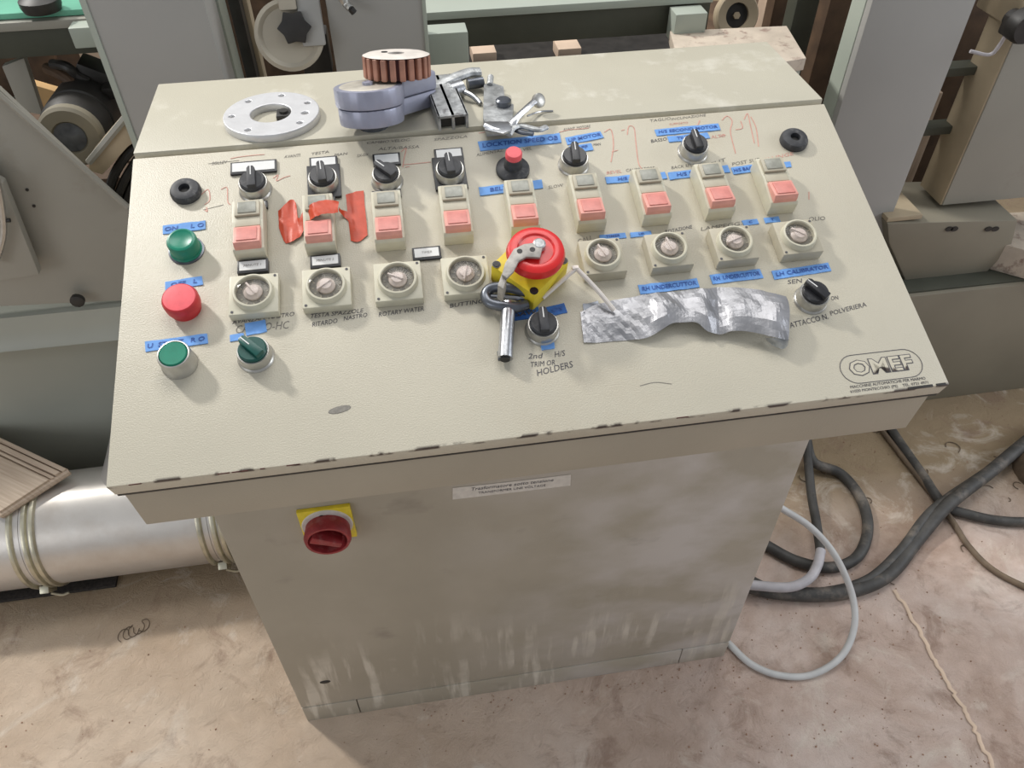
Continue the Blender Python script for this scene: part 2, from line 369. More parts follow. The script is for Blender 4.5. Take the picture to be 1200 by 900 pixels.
# ================================================================== console
RO = Vector((.46, .36, 0))
con = thing('control_console', 'beige sloped control console on a cabinet, covered with switches, timers and blue tape', 'control console', RO)
def lidf(b): abox(b, 0, W, 0, L - .0045, -.0240, 0, bev=.0016)
lid = one('slanted_panel', 'lid', PF(0, 0), con, lidf)
deck = boxo('top_deck', 'deck', T(0, LH, ZD), con, 0, W, .0025, DK, -.011, .0025, bev=.002)
def boxf(b):
    pr = [(FY * .18, H - FZ * .2), (FY, H - FZ), (.30, .865), (LH + DK - .006, .865), (LH + DK - .006, ZD - .011), (LH + .006, ZD - .011), (LH, ZD - .0300)]
    # profile in Y,Z drawn under the lid
    pr = [(.0135, H - .0270), (FY + .001, H - FZ)] + pr[2:]
    mm = Matrix(((0, 0, 1, 0), (1, 0, 0, 0), (0, 1, 0, 0), (0, 0, 0, 1)))
    prism(b, pr, .005, W - .005, bev=.0015, M4=mm)
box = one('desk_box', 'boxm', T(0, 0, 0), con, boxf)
one('lid_shadow_strip', 'dark', PF(0, 0), con, lambda b: abox(b, .002, W - .002, -.0002, .05, -.0272, -.0239))  # dark strip painting the shade line under the lid edge
boxo('seam_shadow_strip', 'dark', T(0, LH, ZD), con, .004, W - .004, -.006, .010, -.019, -.0125)  # dark box put in as the shadow line along the deck seam
PZ = .062
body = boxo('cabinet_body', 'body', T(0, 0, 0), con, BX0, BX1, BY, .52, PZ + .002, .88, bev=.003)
xs = [BX0, ony(421, 830, BY).x, ony(797, 770, BY).x, BX1]
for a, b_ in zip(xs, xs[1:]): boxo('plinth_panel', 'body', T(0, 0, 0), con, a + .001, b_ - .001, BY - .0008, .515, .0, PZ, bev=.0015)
# hole and dents in the cabinet
q = ony(381, 799, BY); one('lock_hole', 'dark', FF(q.x, q.z), con, lambda b: lathe(b, [(.0, .0015), (.0085, .0015), (.0105, .0005), (.0105, 0)], 16, Matrix.Scale(.55, 4, (0, 1, 0)) @ Matrix.Identity(4)))
u, v = pl(398, 480); one('paint_chip', 'inkf', PF(u, v, .0002, .15), con, lambda b: lathe(b, [(0, .0004), (.012, .0003), (.0125, 0)], 14, Matrix.Scale(.33, 4, (0, 1, 0))))

# worn chips on the front lid edge
for k in range(9):
    u = random.choice([random.uniform(.01, .34), random.uniform(.01, .30), random.uniform(.4, .9)]); ln = random.uniform(.004, .018)
    boxo('paint_chip', 'geard', PF(u, -.0004, -.0012), con, -ln / 2, ln / 2, -.0001, .0007, -.0008, .0012, bev=.0003)
for u, ln in ((.885, .03), (.91, .012)): boxo('paint_chip', 'dark', PF(u, 0.0012, .0001), con, -ln / 2, ln / 2, -.0014, .0016, -.0018, .0003, bev=.0003)

# --- rocker / timer / selector prototypes (shared meshes)
def cached(fn):
    c = {}
    def g(*a):
        if a not in c: c[a] = fn(*a)
        return c[a]
    return g
@cached
def rocker_meshes(k):
    w2 = .0178
    b = bmesh.new(); mm = Matrix(((0, 0, 1, 0), (1, 0, 0, 0), (0, 1, 0, 0), (0, 0, 0, 1)))
    prof = [(-.037, 0), (-.037, .017), (-.034, .021), (.004, .0235), (.0365, .0225), (.0385, .019), (.0385, 0)]
    prism(b, prof, -w2, w2, bev=.0012, M4=mm); base = me(b, 'cream')
    b = bmesh.new(); abox(b, -.0145, .0145, .0105, .0325, .020, .0275, bev=.001); fr = me(b, 'creamd')
    b = bmesh.new(); abox(b, -.0105, .0105, .0135, .0295, .0262, .0286, bev=.0006); win = me(b, 'window')
    b = bmesh.new(); prism(b, [(-.0345, .018), (-.0345, .026), (-.032, .0315), (-.0065, .0275), (-.0045, .018)], -.0152, .0152, bev=.001, M4=mm); rb = me(b, 'pinkl')
    b = bmesh.new(); a = math.atan2(-.004, .0255); abox(b, -.0115, .0115, -.010, .010, -.0004, .0009, bev=.0004, M4=T(0, -.0195, .0299) @ RX(-.155)); ri = me(b, 'pink')
    b = bmesh.new(); abox(b, -.0145, .0145, -.0035, .0095, .018, .0245, bev=.0008); mid = me(b, 'creamd')
    return base, fr, win, rb, ri, mid
def rocker(u, v, rot=0):
    base, fr, win, rb, ri, mid = rocker_meshes(0); Wm = PF(u, v, 0, rot)
    r = link('push_button_switch', base, Wm, con)
    for n, d in (('button_frame', fr), ('clear_window', win), ('red_button', rb), ('button_face', ri), ('cover_plate', mid)): link(n, d, Wm, r)
    return r
@cached
def timer_meshes(big):
    s = 1 if big else .93; hh = .013 if big else .017
    b = bmesh.new(); abox(b, -.0275 * s, .0275 * s, -.0265 * s, .0265 * s, 0, hh, bev=.0018); base = me(b, 'creamd' if big == 0 else 'cream')
    R_ = .0225 * s
    b = bmesh.new(); lathe(b, [(R_ - .0035, hh - .001), (R_ - .0035, hh + .0065), (R_ - .0025, hh + .0078), (R_ - .0008, hh + .0075), (R_, hh + .006), (R_ + .001, hh)], 40); ring = me(b, 'cream')
    b = bmesh.new(); lathe(b, [(0, hh + .0012), (R_ - .003, hh + .0012)], 40)
    dial = me(b, 'dial')
    b = bmesh.new()
    for k in range(12):
        abox(b, -.0004, .0004, .0140, .0165, 0, .0004, M4=T(0, 0, hh + .0014) @ RZ(k * PI / 6))
    ticks = me(b, 'creamd')
    b = bmesh.new(); lathe(b, [(.0105, hh + .0012), (.0105, hh + .003), (.0075, hh + .0055), (.0068, hh + .0075), (0, hh + .008)], 20)
    abox(b, -.0011, .0011, -.007, .012, hh + .0025, hh + .0092, bev=.0005); knob = me(b, 'knobw')
    b = bmesh.new(); lathe(b, [(0, hh + .0096), (R_ * .6, hh + .0092), (R_ - .0036, hh + .0072)], 32); gl = me(b, 'glass')
    b = bmesh.new(); lathe(b, [(.0016, hh), (.0016, hh + .0005), (0, hh + .0007)], 10); scr = me(b, 'ink')
    return base, ring, dial, ticks, knob, gl, scr, s
def timer(u, v, big=1, rot=0, kr=0):
    base, ring, dial, ticks, knob, gl, scr, s = timer_meshes(big); Wm = PF(u, v, 0, rot)
    r = link('timer_relay', base, Wm, con)
    link('ring', ring, Wm, r); link('dial', dial, Wm, r); link('dial_marks', ticks, Wm @ RZ(kr), r); link('knob', knob, Wm @ RZ(kr), r)
    link('clear_cover', gl, Wm, r)
    for sx, sy in ((1, 1), (-1, -1)): link('screw', scr, Wm @ T(sx * .0235 * s, sy * .0228 * s, 0), r)
for k in range(9):
    u = .1465 + .0815 * k
    rocker(u, .298 + (.002 if k < 2 else -.002), random.uniform(-.02, .02))
for k in (0, 1, 2, 3):
    timer(.1505 + .0815 * k - (.003 if k == 3 else 0), .2085 - .001 * k, 1, -.02, (.6, 2.2, 1.1, 2.9)[k])
for k in (5, 6, 7, 8):
    timer(.1485 + .0815 * k, .2105, 0, 0, (.4, .2, 1.9, .9)[k - 5])

@cached
def sel_meshes(kc):
    b = bmesh.new(); lathe(b, [(.0205, 0), (.0200, .0015), (.0185, .003), (.0180, .0135), (.0172, .0155), (.0158, .0155), (.0158, .010), (0, .010)], 32); bez = me(b, 'chrome')
    b = bmesh.new(); lathe(b, [(.0155, .009), (.0155, .0185), (.0142, .0202), (0, .0202)], 28); kn = me(b, kc)
    b = bmesh.new(); prism(b, [(-.0052, -.0145), (.0052, -.0145), (.0050, .0130), (.003, .0165), (-.003, .0165), (-.0050, .0130)], .018, .0265, bev=.0014); hd = me(b, kc)
    b = bmesh.new(); abox(b, -.0006, .0006, .002, .0155, .0263, .0269); ln = me(b, 'white')
    return bez, kn, hd, ln
def selector(px, py, rot=0, kc='black', h=.02, plate=False, name='selector_switch'):
    Wm = PX(px, py, h); bez, kn, hd, ln = sel_meshes(kc)
    r = link(name, bez, Wm, con)
    link('knob', kn, Wm @ RZ(rot), r); link('handle', hd, Wm @ RZ(rot), r); link('pointer_line', ln, Wm @ RZ(rot), r)
    if plate: boxo('legend_plate', 'black', Wm, r, -.0205, .0205, -.023, .030, 0, .004, bev=.001)
    return r
def labelplate(px, py, wd, ht, txt='', rot=0, par=None, lift=.003):
    Wm = PX(px, py, lift, rot); r = boxo('label_holder', 'black', Wm, con, -wd / 2 - .0025, wd / 2 + .0025, -ht / 2 - .0035, ht / 2 + .0025, 0, lift, bev=.0006)
    boxo('label_card', 'white', Wm @ T(0, 0, lift), r, -wd / 2, wd / 2, -ht / 2, ht / 2, 0, .0006)
    if txt: link('lettering', text(txt, ht * .38, 'inkf', off=-.00005), Wm @ T(0, 0, lift + .0007), r)
    return r
labelplate(297, 195, .052, .014)
tag(selector(295, 210, .02, 'dusty_black'), 'black selector switch below the widest white label')
labelplate(379, 190, .030, .014); selector(377, 204, .06, 'black', plate=True)
labelplate(453, 186, .030, .014); selector(452, 200, .75, 'dusty_black')
labelplate(526, 180, .032, .014); selector(527, 194, .04, 'dusty_black', plate=True)
selector(674, 181, -.08, 'black'); selector(816, 166, .03, 'black')
tag(selector(957, 341, .62, 'black'), 'black selector switch above the maker logo')
tag(selector(637, 377, -.06, 'dusty_black'), 'black selector switch beneath the emergency stop')
tag(selector(295, 408, .75, 'tealgreen'), 'dark green selector switch')
# potentiometer
Wm = PX(601, 197, .004)
r = one('speed_knob', 'dusty_black', Wm, con, lambda b: lathe(b, [(.0215, 0), (.0215, .004), (.0195, .006), (.013, .0075), (.0118, .0085), (.0105, .026), (0, .026)], 36)); tag(r, 'black round speed knob with a red top')
one('knob_cap', 'redcap', Wm, r, lambda b: lathe(b, [(.0106, .0245), (.0106, .031), (.0092, .033), (0, .0335)], 28))
# push buttons
def push(px, py, h, capm, topm, style, lab):
    Wm = PX(px, py, h)
    if style == 'cap':
        r = one('push_button', capm, Wm, con, lambda b: lathe(b, [(.0185, 0), (.0185, .003), (.0172, .004), (.0172, .019), (.0158, .0215), (.0135, .0222)], 36))
        one('button_top', topm, Wm, r, lambda b: lathe(b, [(.0136, .0222), (.011, .0210), (0, .0208)], 28))
        one('gasket', 'darksteel', Wm, r, lambda b: lathe(b, [(.0205, 0), (.0205, .0015), (.0180, .0022)], 32))
    elif style == 'mushroom':
        r = one('push_button', capm, Wm, con, lambda b: lathe(b, [(.0175, 0), (.0175, .006), (.0198, .008), (.0203, .019), (.0188, .0225), (.0175, .0232)], 36))
        one('button_top', topm, Wm, r, lambda b: lathe(b, [(.0176, .0232), (.012, .0238), (0, .024)], 28))
    else:
        r = one('push_button', 'chrome', Wm, con, lambda b: lathe(b, [(.0195, 0), (.0195, .002), (.0182, .004), (.0178, .020), (.0168, .0225), (.0155, .0228), (.0152, .018)], 36))
        one('button_cap', topm, Wm, r, lambda b: lathe(b, [(.0152, .016), (.0150, .0225), (.0138, .0243), (0, .0240)], 28))
    tag(r, lab)
push(212, 281, .021, 'green', 'green', 'cap', 'green push button with a ribbed skirt')
push(210, 349, .022, 'red', 'redcap', 'mushroom', 'red push button')
push(203, 415, .022, 'chrome', 'green', 'flush', 'green push button in a chrome bezel')
# black socket grommets
for px, py in ((217, 223), (931, 163)):
    r = one('cap_nut', 'dusty_black', PX(px, py, .005), con, lambda b: lathe(b, [(.0185, 0), (.0185, .005), (.0165, .0085), (.0110, .0105), (.0068, .0095), (.0062, .004), (0, .004)], 32))
    one('hex_socket', 'dark', WM[r], r, lambda b: lathe(b, [(.0060, .0042), (0, .0043)], 6))
# E-stop
uc, vc = .466, .199
Wb = PF(uc, vc, 0, PI / 4 - .05)
es = boxo('emergency_stop', 'yellow', Wb, con, -.0325, .0325, -.0325, .0325, 0, .034, bev=.0045); tag(es, 'red mushroom emergency stop on a yellow box')
for sx, sy in ((1, 1), (-1, 1), (1, -1), (-1, -1)):
    one('screw', 'dark', Wb @ T(sx * .0275, sy * .0275, .034), es, lambda b: lathe(b, [(.0038, 0), (.0034, .001), (0, .001)], 12))
    one('screw_pocket', 'black', Wb @ T(sx * .0275, sy * .0275, .0338), es, lambda b: lathe(b, [(.0050, 0), (.0050, .0005), (0, .0006)], 12))
Wd = PF(.4705, .197, 0)
one('stop_neck', 'black', Wd, es, lambda b: lathe(b, [(.018, .033), (.016, .044), (.016, .05)], 28))
one('stop_head', 'redstop', Wd, es, lambda b: lathe(b, [(0, .046), (.028, .046), (.0325, .049), (.0335, .054), (.0315, .060), (.026, .0625), (.0215, .062), (.0195, .0600), (0, .0600)], 48))
one('lock_core', 'zinc', Wd, es, lambda b: lathe(b, [(.0075, .0600), (.0072, .066), (.0055, .067), (0, .0665)], 20, T(.004, .004, 0)))
KZ = lambda pts, h: [pl(x, y, h) for x, y in pts]
ky = one('lock_hasp', 'hasp', PF(0, 0), es, lambda b: (prism(b, KZ([(602, 292), (614, 286), (630, 284), (636, 290), (633, 302), (617, 301), (608, 306), (602, 318), (594, 326), (588, 322), (592, 308)], .066), .0625, .0665, bev=.001),
    prism(b, KZ([(588, 322), (594, 326), (590, 340), (583, 336)], .060), .036, .0625, bev=.001)))
for q_ in ((609, 294), (624, 292)): one('hasp_hole', 'dark', PX(q_[0], q_[1], .067, 0, .0664), es, lambda b: lathe(b, [(.0032, 0), (.0032, .0004), (0, .0004)], 12))
for c_ in es.children:
    if c_ is ky: tag(c_, 'worn grey bent metal hasp')


# isolator on the cabinet front
q = ony(380, 616, BY)
p0, p1 = ony(348, 600, BY), ony(411, 594, BY)
iw = p1.x - p0.x
cx = (p0.x + p1.x) / 2; cz = p0.z - iw * .42
Wi = FF(cx, cz, 0)
iso = boxo('isolator_switch', 'yellow', Wi, con, -iw / 2, iw / 2, -iw / 2, iw / 2, 0, .007, bev=.0015); tag(iso, 'red rotary isolator on a square yellow plate')
one('switch_collar', 'paper', Wi, iso, lambda b: lathe(b, [(iw * .485, .007), (iw * .47, .009), (0, .0092)], 36))
one('rotary_knob', 'redmat', Wi, iso, lambda b: lathe(b, [(iw * .42, .009), (iw * .45, .028), (iw * .42, .034), (iw * .37, .034), (iw * .35, .016), (0, .016)], 40, T(0, -.004, 0)))
one('grip', 'redmat', Wi @ RZ(-.5), iso, lambda b: prism(b, [(-iw * .30, -.007), (iw * .30, -.005), (iw * .30, .005), (-iw * .30, .007)], .014, .037, bev=.0015, M4=T(0, -.004, 0)))
one('lock_hole', 'dark', Wi @ T(-.004, iw * .33, .0093), iso, lambda b: lathe(b, [(.0042, 0), (.0042, .0008), (0, .0008)], 12))
# paper label on the cabinet front, printed
a0, a1 = ony(530, 578, BY), ony(669, 562, BY)
WL = FF((a0.x + a1.x) / 2, (a0.z + a1.z) / 2, .0004, math.atan2(a1.z - a0.z, a1.x - a0.x) )
pw = (a1 - a0).length
lb = one('paper_label', 'paper', WL, con, lambda b: prism(b, [(-pw / 2, -.0145), (-.01, -.0145), (pw / 2, -.0135), (pw / 2 - .001, .0135), (.01, .0125), (-pw / 2 + .001, .0135)], 0, .0006))
link('lettering', text('Trasformatore sotto tensione', .0105, 'ink', shear=.2), WL @ T(0, .0055, .0008), lb)
link('lettering', text('TRANSFORMER LINE VOLTAGE', .0075, 'ink', shear=0), WL @ T(0, -.0055, .0008), lb)

# --- masking tape labels; quads given as left-mid, right-mid, height
def tape(x0, y0, x1, y1, ht, txt='', m='tapeblue', ink='inkb', parts=1, ts=.62, name='masking_tape'):
    u0, v0 = pl(x0, y0); u1, v1 = pl(x1, y1); d = Vector((u1 - u0, v1 - v0)); ln = d.length; a = math.atan2(d.y, d.x)
    Wt = PF((u0 + u1) / 2, (v0 + v1) / 2, 0, a)
    n = max(3, int(ln / .008))
    def f(b):
        top = [b.verts.new((-ln / 2 + ln * k / n, ht / 2 + random.uniform(-.0004, .0004), .0009 + random.uniform(0, .0005))) for k in range(n + 1)]
        bot = [b.verts.new((-ln / 2 + ln * k / n + (random.uniform(-.001, .001) if k in (0, n) else 0), -ht / 2 + random.uniform(-.0004, .0004), .0009 + random.uniform(0, .0005))) for k in range(n + 1)]
        t2 = [b.verts.new(v.co - Vector((0, 0, v.co.z))) for v in top]; b2 = [b.verts.new(v.co - Vector((0, 0, v.co.z))) for v in bot]
        for k in range(n):
            b.faces.new((bot[k], bot[k + 1], top[k + 1], top[k])); b.faces.new((b2[k], b2[k + 1], bot[k + 1], bot[k])); b.faces.new((top[k], top[k + 1], t2[k + 1], t2[k]))
        b.faces.new((bot[0], top[0], t2[0], b2[0])); b.faces.new((bot[n], b2[n], t2[n], top[n]))
    r = one(name, m, Wt, con, f)
    if txt:
        d = text(txt, ht * ts, ink, shear=.1, off=.0001)
        xs_ = [v.co.x for v in d.vertices]; sc = min(1.3, ln * .92 / max(1e-6, max(xs_) - min(xs_)))
        link('lettering', d, Wt @ T(0, 0, .0016) @ Matrix.Scale(sc, 4, (1, 0, 0)), r)
    return r
TAPES = [(191, 270, 241, 264, .013, 'ON     L O'), (194, 336, 237, 329, .012, 'OFF   L'), (170, 407, 243, 397, .013, 'U  START   R O'),
    (561, 172, 657, 162, .0165, 'LOCKTION SPEED OB'), (562, 225, 636, 216, .0135, 'BELT  MAIN'), (664, 166, 705, 158, .012, 'UP MOTOR'), (668, 176, 694, 172, .012, 'OFF'),
    (710, 212, 780, 206, .011, 'H/S MAIN LT'), (784, 207, 854, 198, .012, 'H/S SAW  CUT'), (858, 201, 886, 197, .012, 'H/S BACK'), (914, 194, 927, 193, .009, ''),
    (768, 156, 843, 149, .011, 'H/S SECOND MOTOR'), (783, 164, 830, 159, .010, 'TILT BAR'), (703, 279, 733, 276, .008, 'TIMER'), (739, 276, 763, 274, .007, 'UP'),
    (870, 262, 888, 260, .008, 'C'), (896, 259, 913, 257, .008, 'T'),
    (749, 340, 818, 332, .013, 'RH UNDERCUTTOR'), (833, 328, 892, 321, .013, 'RH  UNDERCUTTOR'), (906, 323, 972, 313, .012, 'LH CALIBRATOR')]
for tp in TAPES: tape(*tp)
tape(600, 370, 632, 366, .014, 'SAW', m='tapedeep', ink='ink'); tape(642, 366, 663, 361, .013, 'OS', m='tapedeep')
tape(288, 387, 312, 382, .016, '', ); tape(270, 397, 286, 394, .008); tape(634, 407, 650, 405, .008)
labelplate(296, 311, .030, .0125, 'MINUTE 1', lift=.008); labelplate(381, 305, .030, .0125, 'MINUTE 2', lift=.008)
labelplate(500, 296, .029, .0125, 'TIMER')
# name strips at the heads of the first rockers
for k in range(4):
    u = .1465 + .0815 * k
    Wm = PF(u + (.001), .3435, 0); r = boxo('label_holder', 'black', Wm, con, -.018, .018, -.0045, .0065, 0, .004, bev=.0005)
    boxo('label_card', 'white', Wm @ T(0, 0, .004), r, -.0150, .0155, -.004, .005, 0, .0005); link('lettering', text(('LUCIDO', 'FRESA', 'SPAZZ.', 'DISCO')[k], .0055, 'ink'), Wm @ T(0, .0005, .0047), r)

# --- marker handwriting on the panel
def write(px, py, s, px2=None, py2=None, size=.010, m='ink', name='handwriting'):
    u, v = pl(px, py); d = text(s, size * .86, m, ext=.00005, shear=.25, align='LEFT', off=0)
    a = 0; sc = 1
    if px2:
        u2, v2 = pl(px2, py2); a = math.atan2(v2 - v, u2 - u); xs_ = [q.co.x for q in d.vertices]; sc = math.hypot(u2 - u, v2 - v) / (max(xs_) - min(xs_))
    return link(name, d, PF(u, v, .00025, a) @ Matrix.Scale(sc, 4, (1, 0, 0)), con)
for a in [(248, 192, 'SOLLEV', 266, 190, .008, 'inkf'), (333, 184, 'AVANTI', 352, 182, .008, 'inkf'), (364, 181, 'TESTA', 384, 178, .007, 'inkf'), (391, 182, 'MAN', 407, 180, .007, 'inkf'),
    (418, 183, 'SX-DX', 432, 181, .007, 'inkf'), (429, 168, 'CAMBIO VELOC.', 480, 164, .007, 'inkf'), (443, 175, 'ALTA/BASSA', 491, 172, .008, 'inkf'), (508, 164, 'SPAZZOLA', 547, 160, .007, 'inkf'),
    (558, 182, 'ALIMENTAZ.', 590, 176, .008, 'inkf'), (612, 176, 'VEL', 622, 174, .008, 'inkf'), (695, 170, 'MAN', 704, 169, .007, 'ink'), (660, 152, 'AVANZ. MOTORE', 692, 148, .007, 'inkf'),
    (761, 142, 'TAGLIO', 785, 139, .008, 'inkf'), (786, 140, 'INCLINAZIONE', 827, 135, .007, 'inkf'), (784, 146, 'SUPPORTO', 806, 144, .006, 'inkr'), (762, 166, 'BASSO', 781, 163, .009, 'ink'), (833, 161, 'ALTO', 850, 159, .009, 'inkr'),
    (710, 203, 'BEVEL', 728, 201, .008, 'inkr'), (733, 200, 'CALIBRATORE', 767, 197, .008, 'inkf'), (786, 197, 'BACK SPLASH', 822, 192, .008, 'inkf'), (829, 194, 'CUT', 850, 187, .008, 'inkf'),
    (857, 193, 'POST SUP', 890, 187, .009, 'inkf'), (894, 188, 'PLUNGE', 930, 180, .009, 'inkr'), (642, 220, 'SLOW', 660, 217, .008, 'inkf'),
    (779, 272, 'ROTAZIONE', 811, 266, .008, 'ink'), (820, 269, 'LAMPEGG.', 868, 262, .009, 'inkf'), (947, 257, 'OLIO', 966, 256, .010, 'inkf'),
    (272, 378, 'AVANZAM. NASTRO', 345, 368, .009, 'ink'), (275, 387, 'CAMBIO-HC', 338, 381, .017, 'inkf'), (363, 371, 'TESTA SPAZZOLE', 425, 364, .009, 'ink'), (365, 381, 'RITARDO', 395, 376, .010, 'ink'), (402, 374, 'NASTRO', 430, 369, .009, 'ink'),
    (443, 369, 'ROTARY WATER', 496, 362, .010, 'ink'), (526, 359, 'BUTTING', 566, 353, .009, 'ink'), (618, 418, '2nd', 636, 417, .011, 'ink'), (649, 416, 'H/S', 662, 414, .012, 'ink'),
    (621, 428, 'TRIM OR', 649, 425, .011, 'ink'), (628, 438, 'HOLDERS', 671, 427, .013, 'ink'), (925, 382, 'ATTACCO N.', 970, 371, .012, 'ink'), (972, 368, 'POLVERIERA', 1014, 357, .010, 'ink'), (922, 331, 'SEN', 940, 329, .010, 'ink'), (973, 350, 'ON', 982, 349, .009, 'ink'),
    (675, 292, 'R', 682, 288, .012, 'inkf'), (676, 284, 'CALI', 692, 279, .010, 'inkf')]:
    write(a[0], a[1], a[2], a[3], a[4], a[5], a[6])
def scrawl(pts, m='inkr', r=.0007): one('marker_line', m, T(0, 0, 0), con, lambda b: tube(b, [PF(*pl(*p), .0002).translation for p in pts], r, 5, 5, .3))
for s in [[(236, 228), (244, 222), (246, 234), (240, 240)], [(259, 222), (266, 220), (267, 236), (270, 240)], [(240, 246), (243, 248), (242, 243)],
    [(320, 209), (326, 205), (324, 212), (333, 208), (340, 206)], [(270, 186), (280, 184), (297, 182), (310, 181)], [(470, 178), (476, 174), (474, 184), (472, 196)], [(473, 193), (485, 192), (505, 190)], [(475, 196), (480, 195)],
    [(655, 155), (668, 152), (682, 151), (690, 150)], [(708, 155), (716, 152), (719, 170), (716, 190)], [(728, 153), (732, 152)], [(735, 158), (737, 148), (743, 150), (745, 165), (748, 190), (752, 198)], [(717, 178), (724, 176)],
    [(846, 141), (852, 136), (858, 142), (856, 155), (862, 180)], [(862, 152), (870, 150), (868, 142)], [(872, 140), (876, 133), (879, 145), (884, 168)], [(880, 137), (886, 150), (889, 172)], [(820, 141), (818, 146), (815, 148)], [(843, 160), (850, 158)], [(948, 225), (948, 234)],
    [(604, 150), (618, 149)], [(561, 156), (575, 154)]]: scrawl(s)
scrawl([(700, 300), (702, 330)], 'inkr', .0009)
for s in [[(750, 452), (768, 448), (787, 450)], [(620, 300), (625, 300)]]: scrawl(s, 'inkf', .0005)
for s in [[(244, 192), (280, 188)], [(238, 246), (262, 240)]]: scrawl(s, 'inkf', .0004)

# --- maker logo plate
ul, vl = pl(1033, 430); lg_a = math.atan2(pl(1083, 424)[1] - pl(983, 436)[1], .10)
WG = PF(ul, vl + .001, .0002, .0)
def pill(w_, h_, n=12):
    return [(w_ * sx + h_ * math.cos(a) , h_ * math.sin(a)) for sx, a0 in ((1, -PI / 2), (-1, PI / 2)) for a in [a0 + PI * k / n for k in range(n + 1)]]
lg = link('logo_badge', curve_mesh([pill(.031, .0185), pill(.031, .0178)], .0002, 0, 'ink'), WG, con)
def lab(s, size, x, y, m, z, off, sx=1): return link('lettering', text(s, size, m, off=off, shear=.05), WG @ T(x, y, z) @ Matrix.Scale(sx, 4, (1, 0, 0)), lg)
d = text('OMEF', .026, 'ink', off=.0014, shear=0); xs_ = [v.co.x for v in d.vertices]; sc = .078 / (max(xs_) - min(xs_))
link('lettering', d, WG @ Matrix.Scale(sc, 4, (1, 0, 0)), lg)
d = text('OMEF', .026, 'lid', off=.0004, shear=0); link('lettering', d, WG @ T(0, 0, .0002) @ Matrix.Scale(sc, 4, (1, 0, 0)), lg)
lab('MACCHINE AUTOMATICHE PER MARMO', .0050, 0, -.0215, 'ink', 0, 0, 1)
lab('61020 MONTECCHIO (PS)    TEL. 0721 4971', .0048, 0, -.0270, 'ink', 0, 0, 1.05)

# --- wrinkled ribbons: duct tape, orange tape
def ribbon(cols, rows, amp, fs, th=.0008, crease=0, hk=.5, sm=6, flat=False):
    """cols: list of (top px,py,h) (bottom px,py,h); a wrinkled sheet between them"""
    pts = []
    for a, b_ in cols:
        ua, va = pl(*a); ub, vb = pl(*b_); pts.append((Vector((ua, va, a[2])), Vector((ub, vb, b_[2]))))
    A = spline([p[0] for p in pts], sm); B = spline([p[1] for p in pts], sm); bm = bmesh.new(); G = []
    for i, (p, q) in enumerate(zip(A, B)):
        row = []
        for j in range(rows + 1):
            t = j / rows; c = p.lerp(q, t)
            n1 = noise.noise(Vector((c.x * fs, c.y * fs, 3.1))); n2 = abs(noise.noise(Vector((c.x * fs * 1.3 + c.y * fs * .7, c.y * fs * .6, 9.2))))
            hump = math.sin(PI * t) * min(a for a in (p.z, q.z)) * hk
            c = c + Vector((noise.noise(c * fs * 2) * .0006, noise.noise(c * fs * 2 + Vector((5, 5, 5))) * .0006, 0))
            c.z = max(.0009, c.z + hump + amp * (n1 * .6 + (.5 - n2 * 2) * crease)); row.append(bm.verts.new(c))
        G.append(row)
    for i in range(len(G) - 1):
        for j in range(rows): bm.faces.new((G[i][j], G[i + 1][j], G[i + 1][j + 1], G[i][j + 1]))
    r = bmesh.ops.solidify(bm, geom=bm.faces[:], thickness=th)
    return me(bm, None, smooth=not flat, ang=28)
dt = ribbon([((680, 366, .001), (684, 402, .001)), ((694, 359, .0015), (698, 402, .001)), ((712, 353, .002), (718, 400, .001)), ((735, 349, .003), (740, 398, .0025)), ((757, 345, .006), (758, 396, .006)),
    ((772, 343, .010), (774, 387, .012)), ((785, 342, .008), (788, 379, .013)), ((800, 341, .006), (803, 378, .012)), ((815, 339, .008), (817, 379, .012)), ((826, 338, .010), (829, 388, .011)), ((840, 337, .006), (843, 392, .006)), ((857, 337, .008), (858, 388, .011)),
    ((874, 338, .010), (876, 388, .013)), ((890, 340, .012), (892, 391, .015)), ((906, 343, .015), (908, 396, .018)), ((922, 347, .014), (924, 398, .016))], 7, .0018, 42, crease=1.0, sm=4, flat=True)
dt.materials.append(M['duct_tape']); o = link('duct_tape', dt, PF(0, 0), con); tag(o, 'crumpled silver duct tape patch lifting at its right end')
fold = ribbon([((895, 396, .010), (899, 399, .002)), ((908, 396, .014), (908, 406, .003)), ((918, 397, .014), (918, 409, .004)), ((924, 397, .014), (923, 405, .004))], 6, .001, 90)
fold.materials.append(M['zinc']); link('tape_fold', fold, PF(0, 0), con)
tpd = ribbon([((683, 356, .0005), (684, 368, .0005)), ((692, 355, .0008), (692, 364, .0008)), ((701, 352, .001), (702, 360, .001))], 4, .0004, 90); tpd.materials.append(M['darksteel']); link('tape_fold', tpd, PF(0, 0), con)
def otape(cols, nm='orange_tape', rows=8, amp=.0015):
    d = ribbon(cols, rows, amp, 110, th=.0005, crease=.6, hk=0); d.materials.append(M['orange']); return link(nm, d, PF(0, 0), con)
otape([((326, 247, .001), (327, 268, .001)), ((331, 243, .004), (333, 283, .001)), ((337, 236, .004), (337, 285, .001)), ((344, 234, .001), (342, 283, .003)), ((347, 240, .003), (347, 280, .003)), ((350, 256, .005), (352, 277, .003)), ((356, 246, .010), (358, 266, .008)), ((361, 241, .026), (363, 259, .024)), ((366, 238, .0335), (369, 254, .0325)), ((376, 235, .034), (378, 251, .0325)), ((388, 234, .034), (389, 250, .0325)), ((397, 236, .033), (396, 249, .031))], amp=.0012)
otape([((405, 228, .001), (411, 282, .001)), ((415, 225, .002), (420, 283, .002)), ((426, 223, .001), (431, 276, .001))])
otape([((397, 243, .010), (397, 247, .010)), ((403, 247, .002), (403, 254, .002)), ((411, 249, .001), (411, 262, .001))], rows=4)

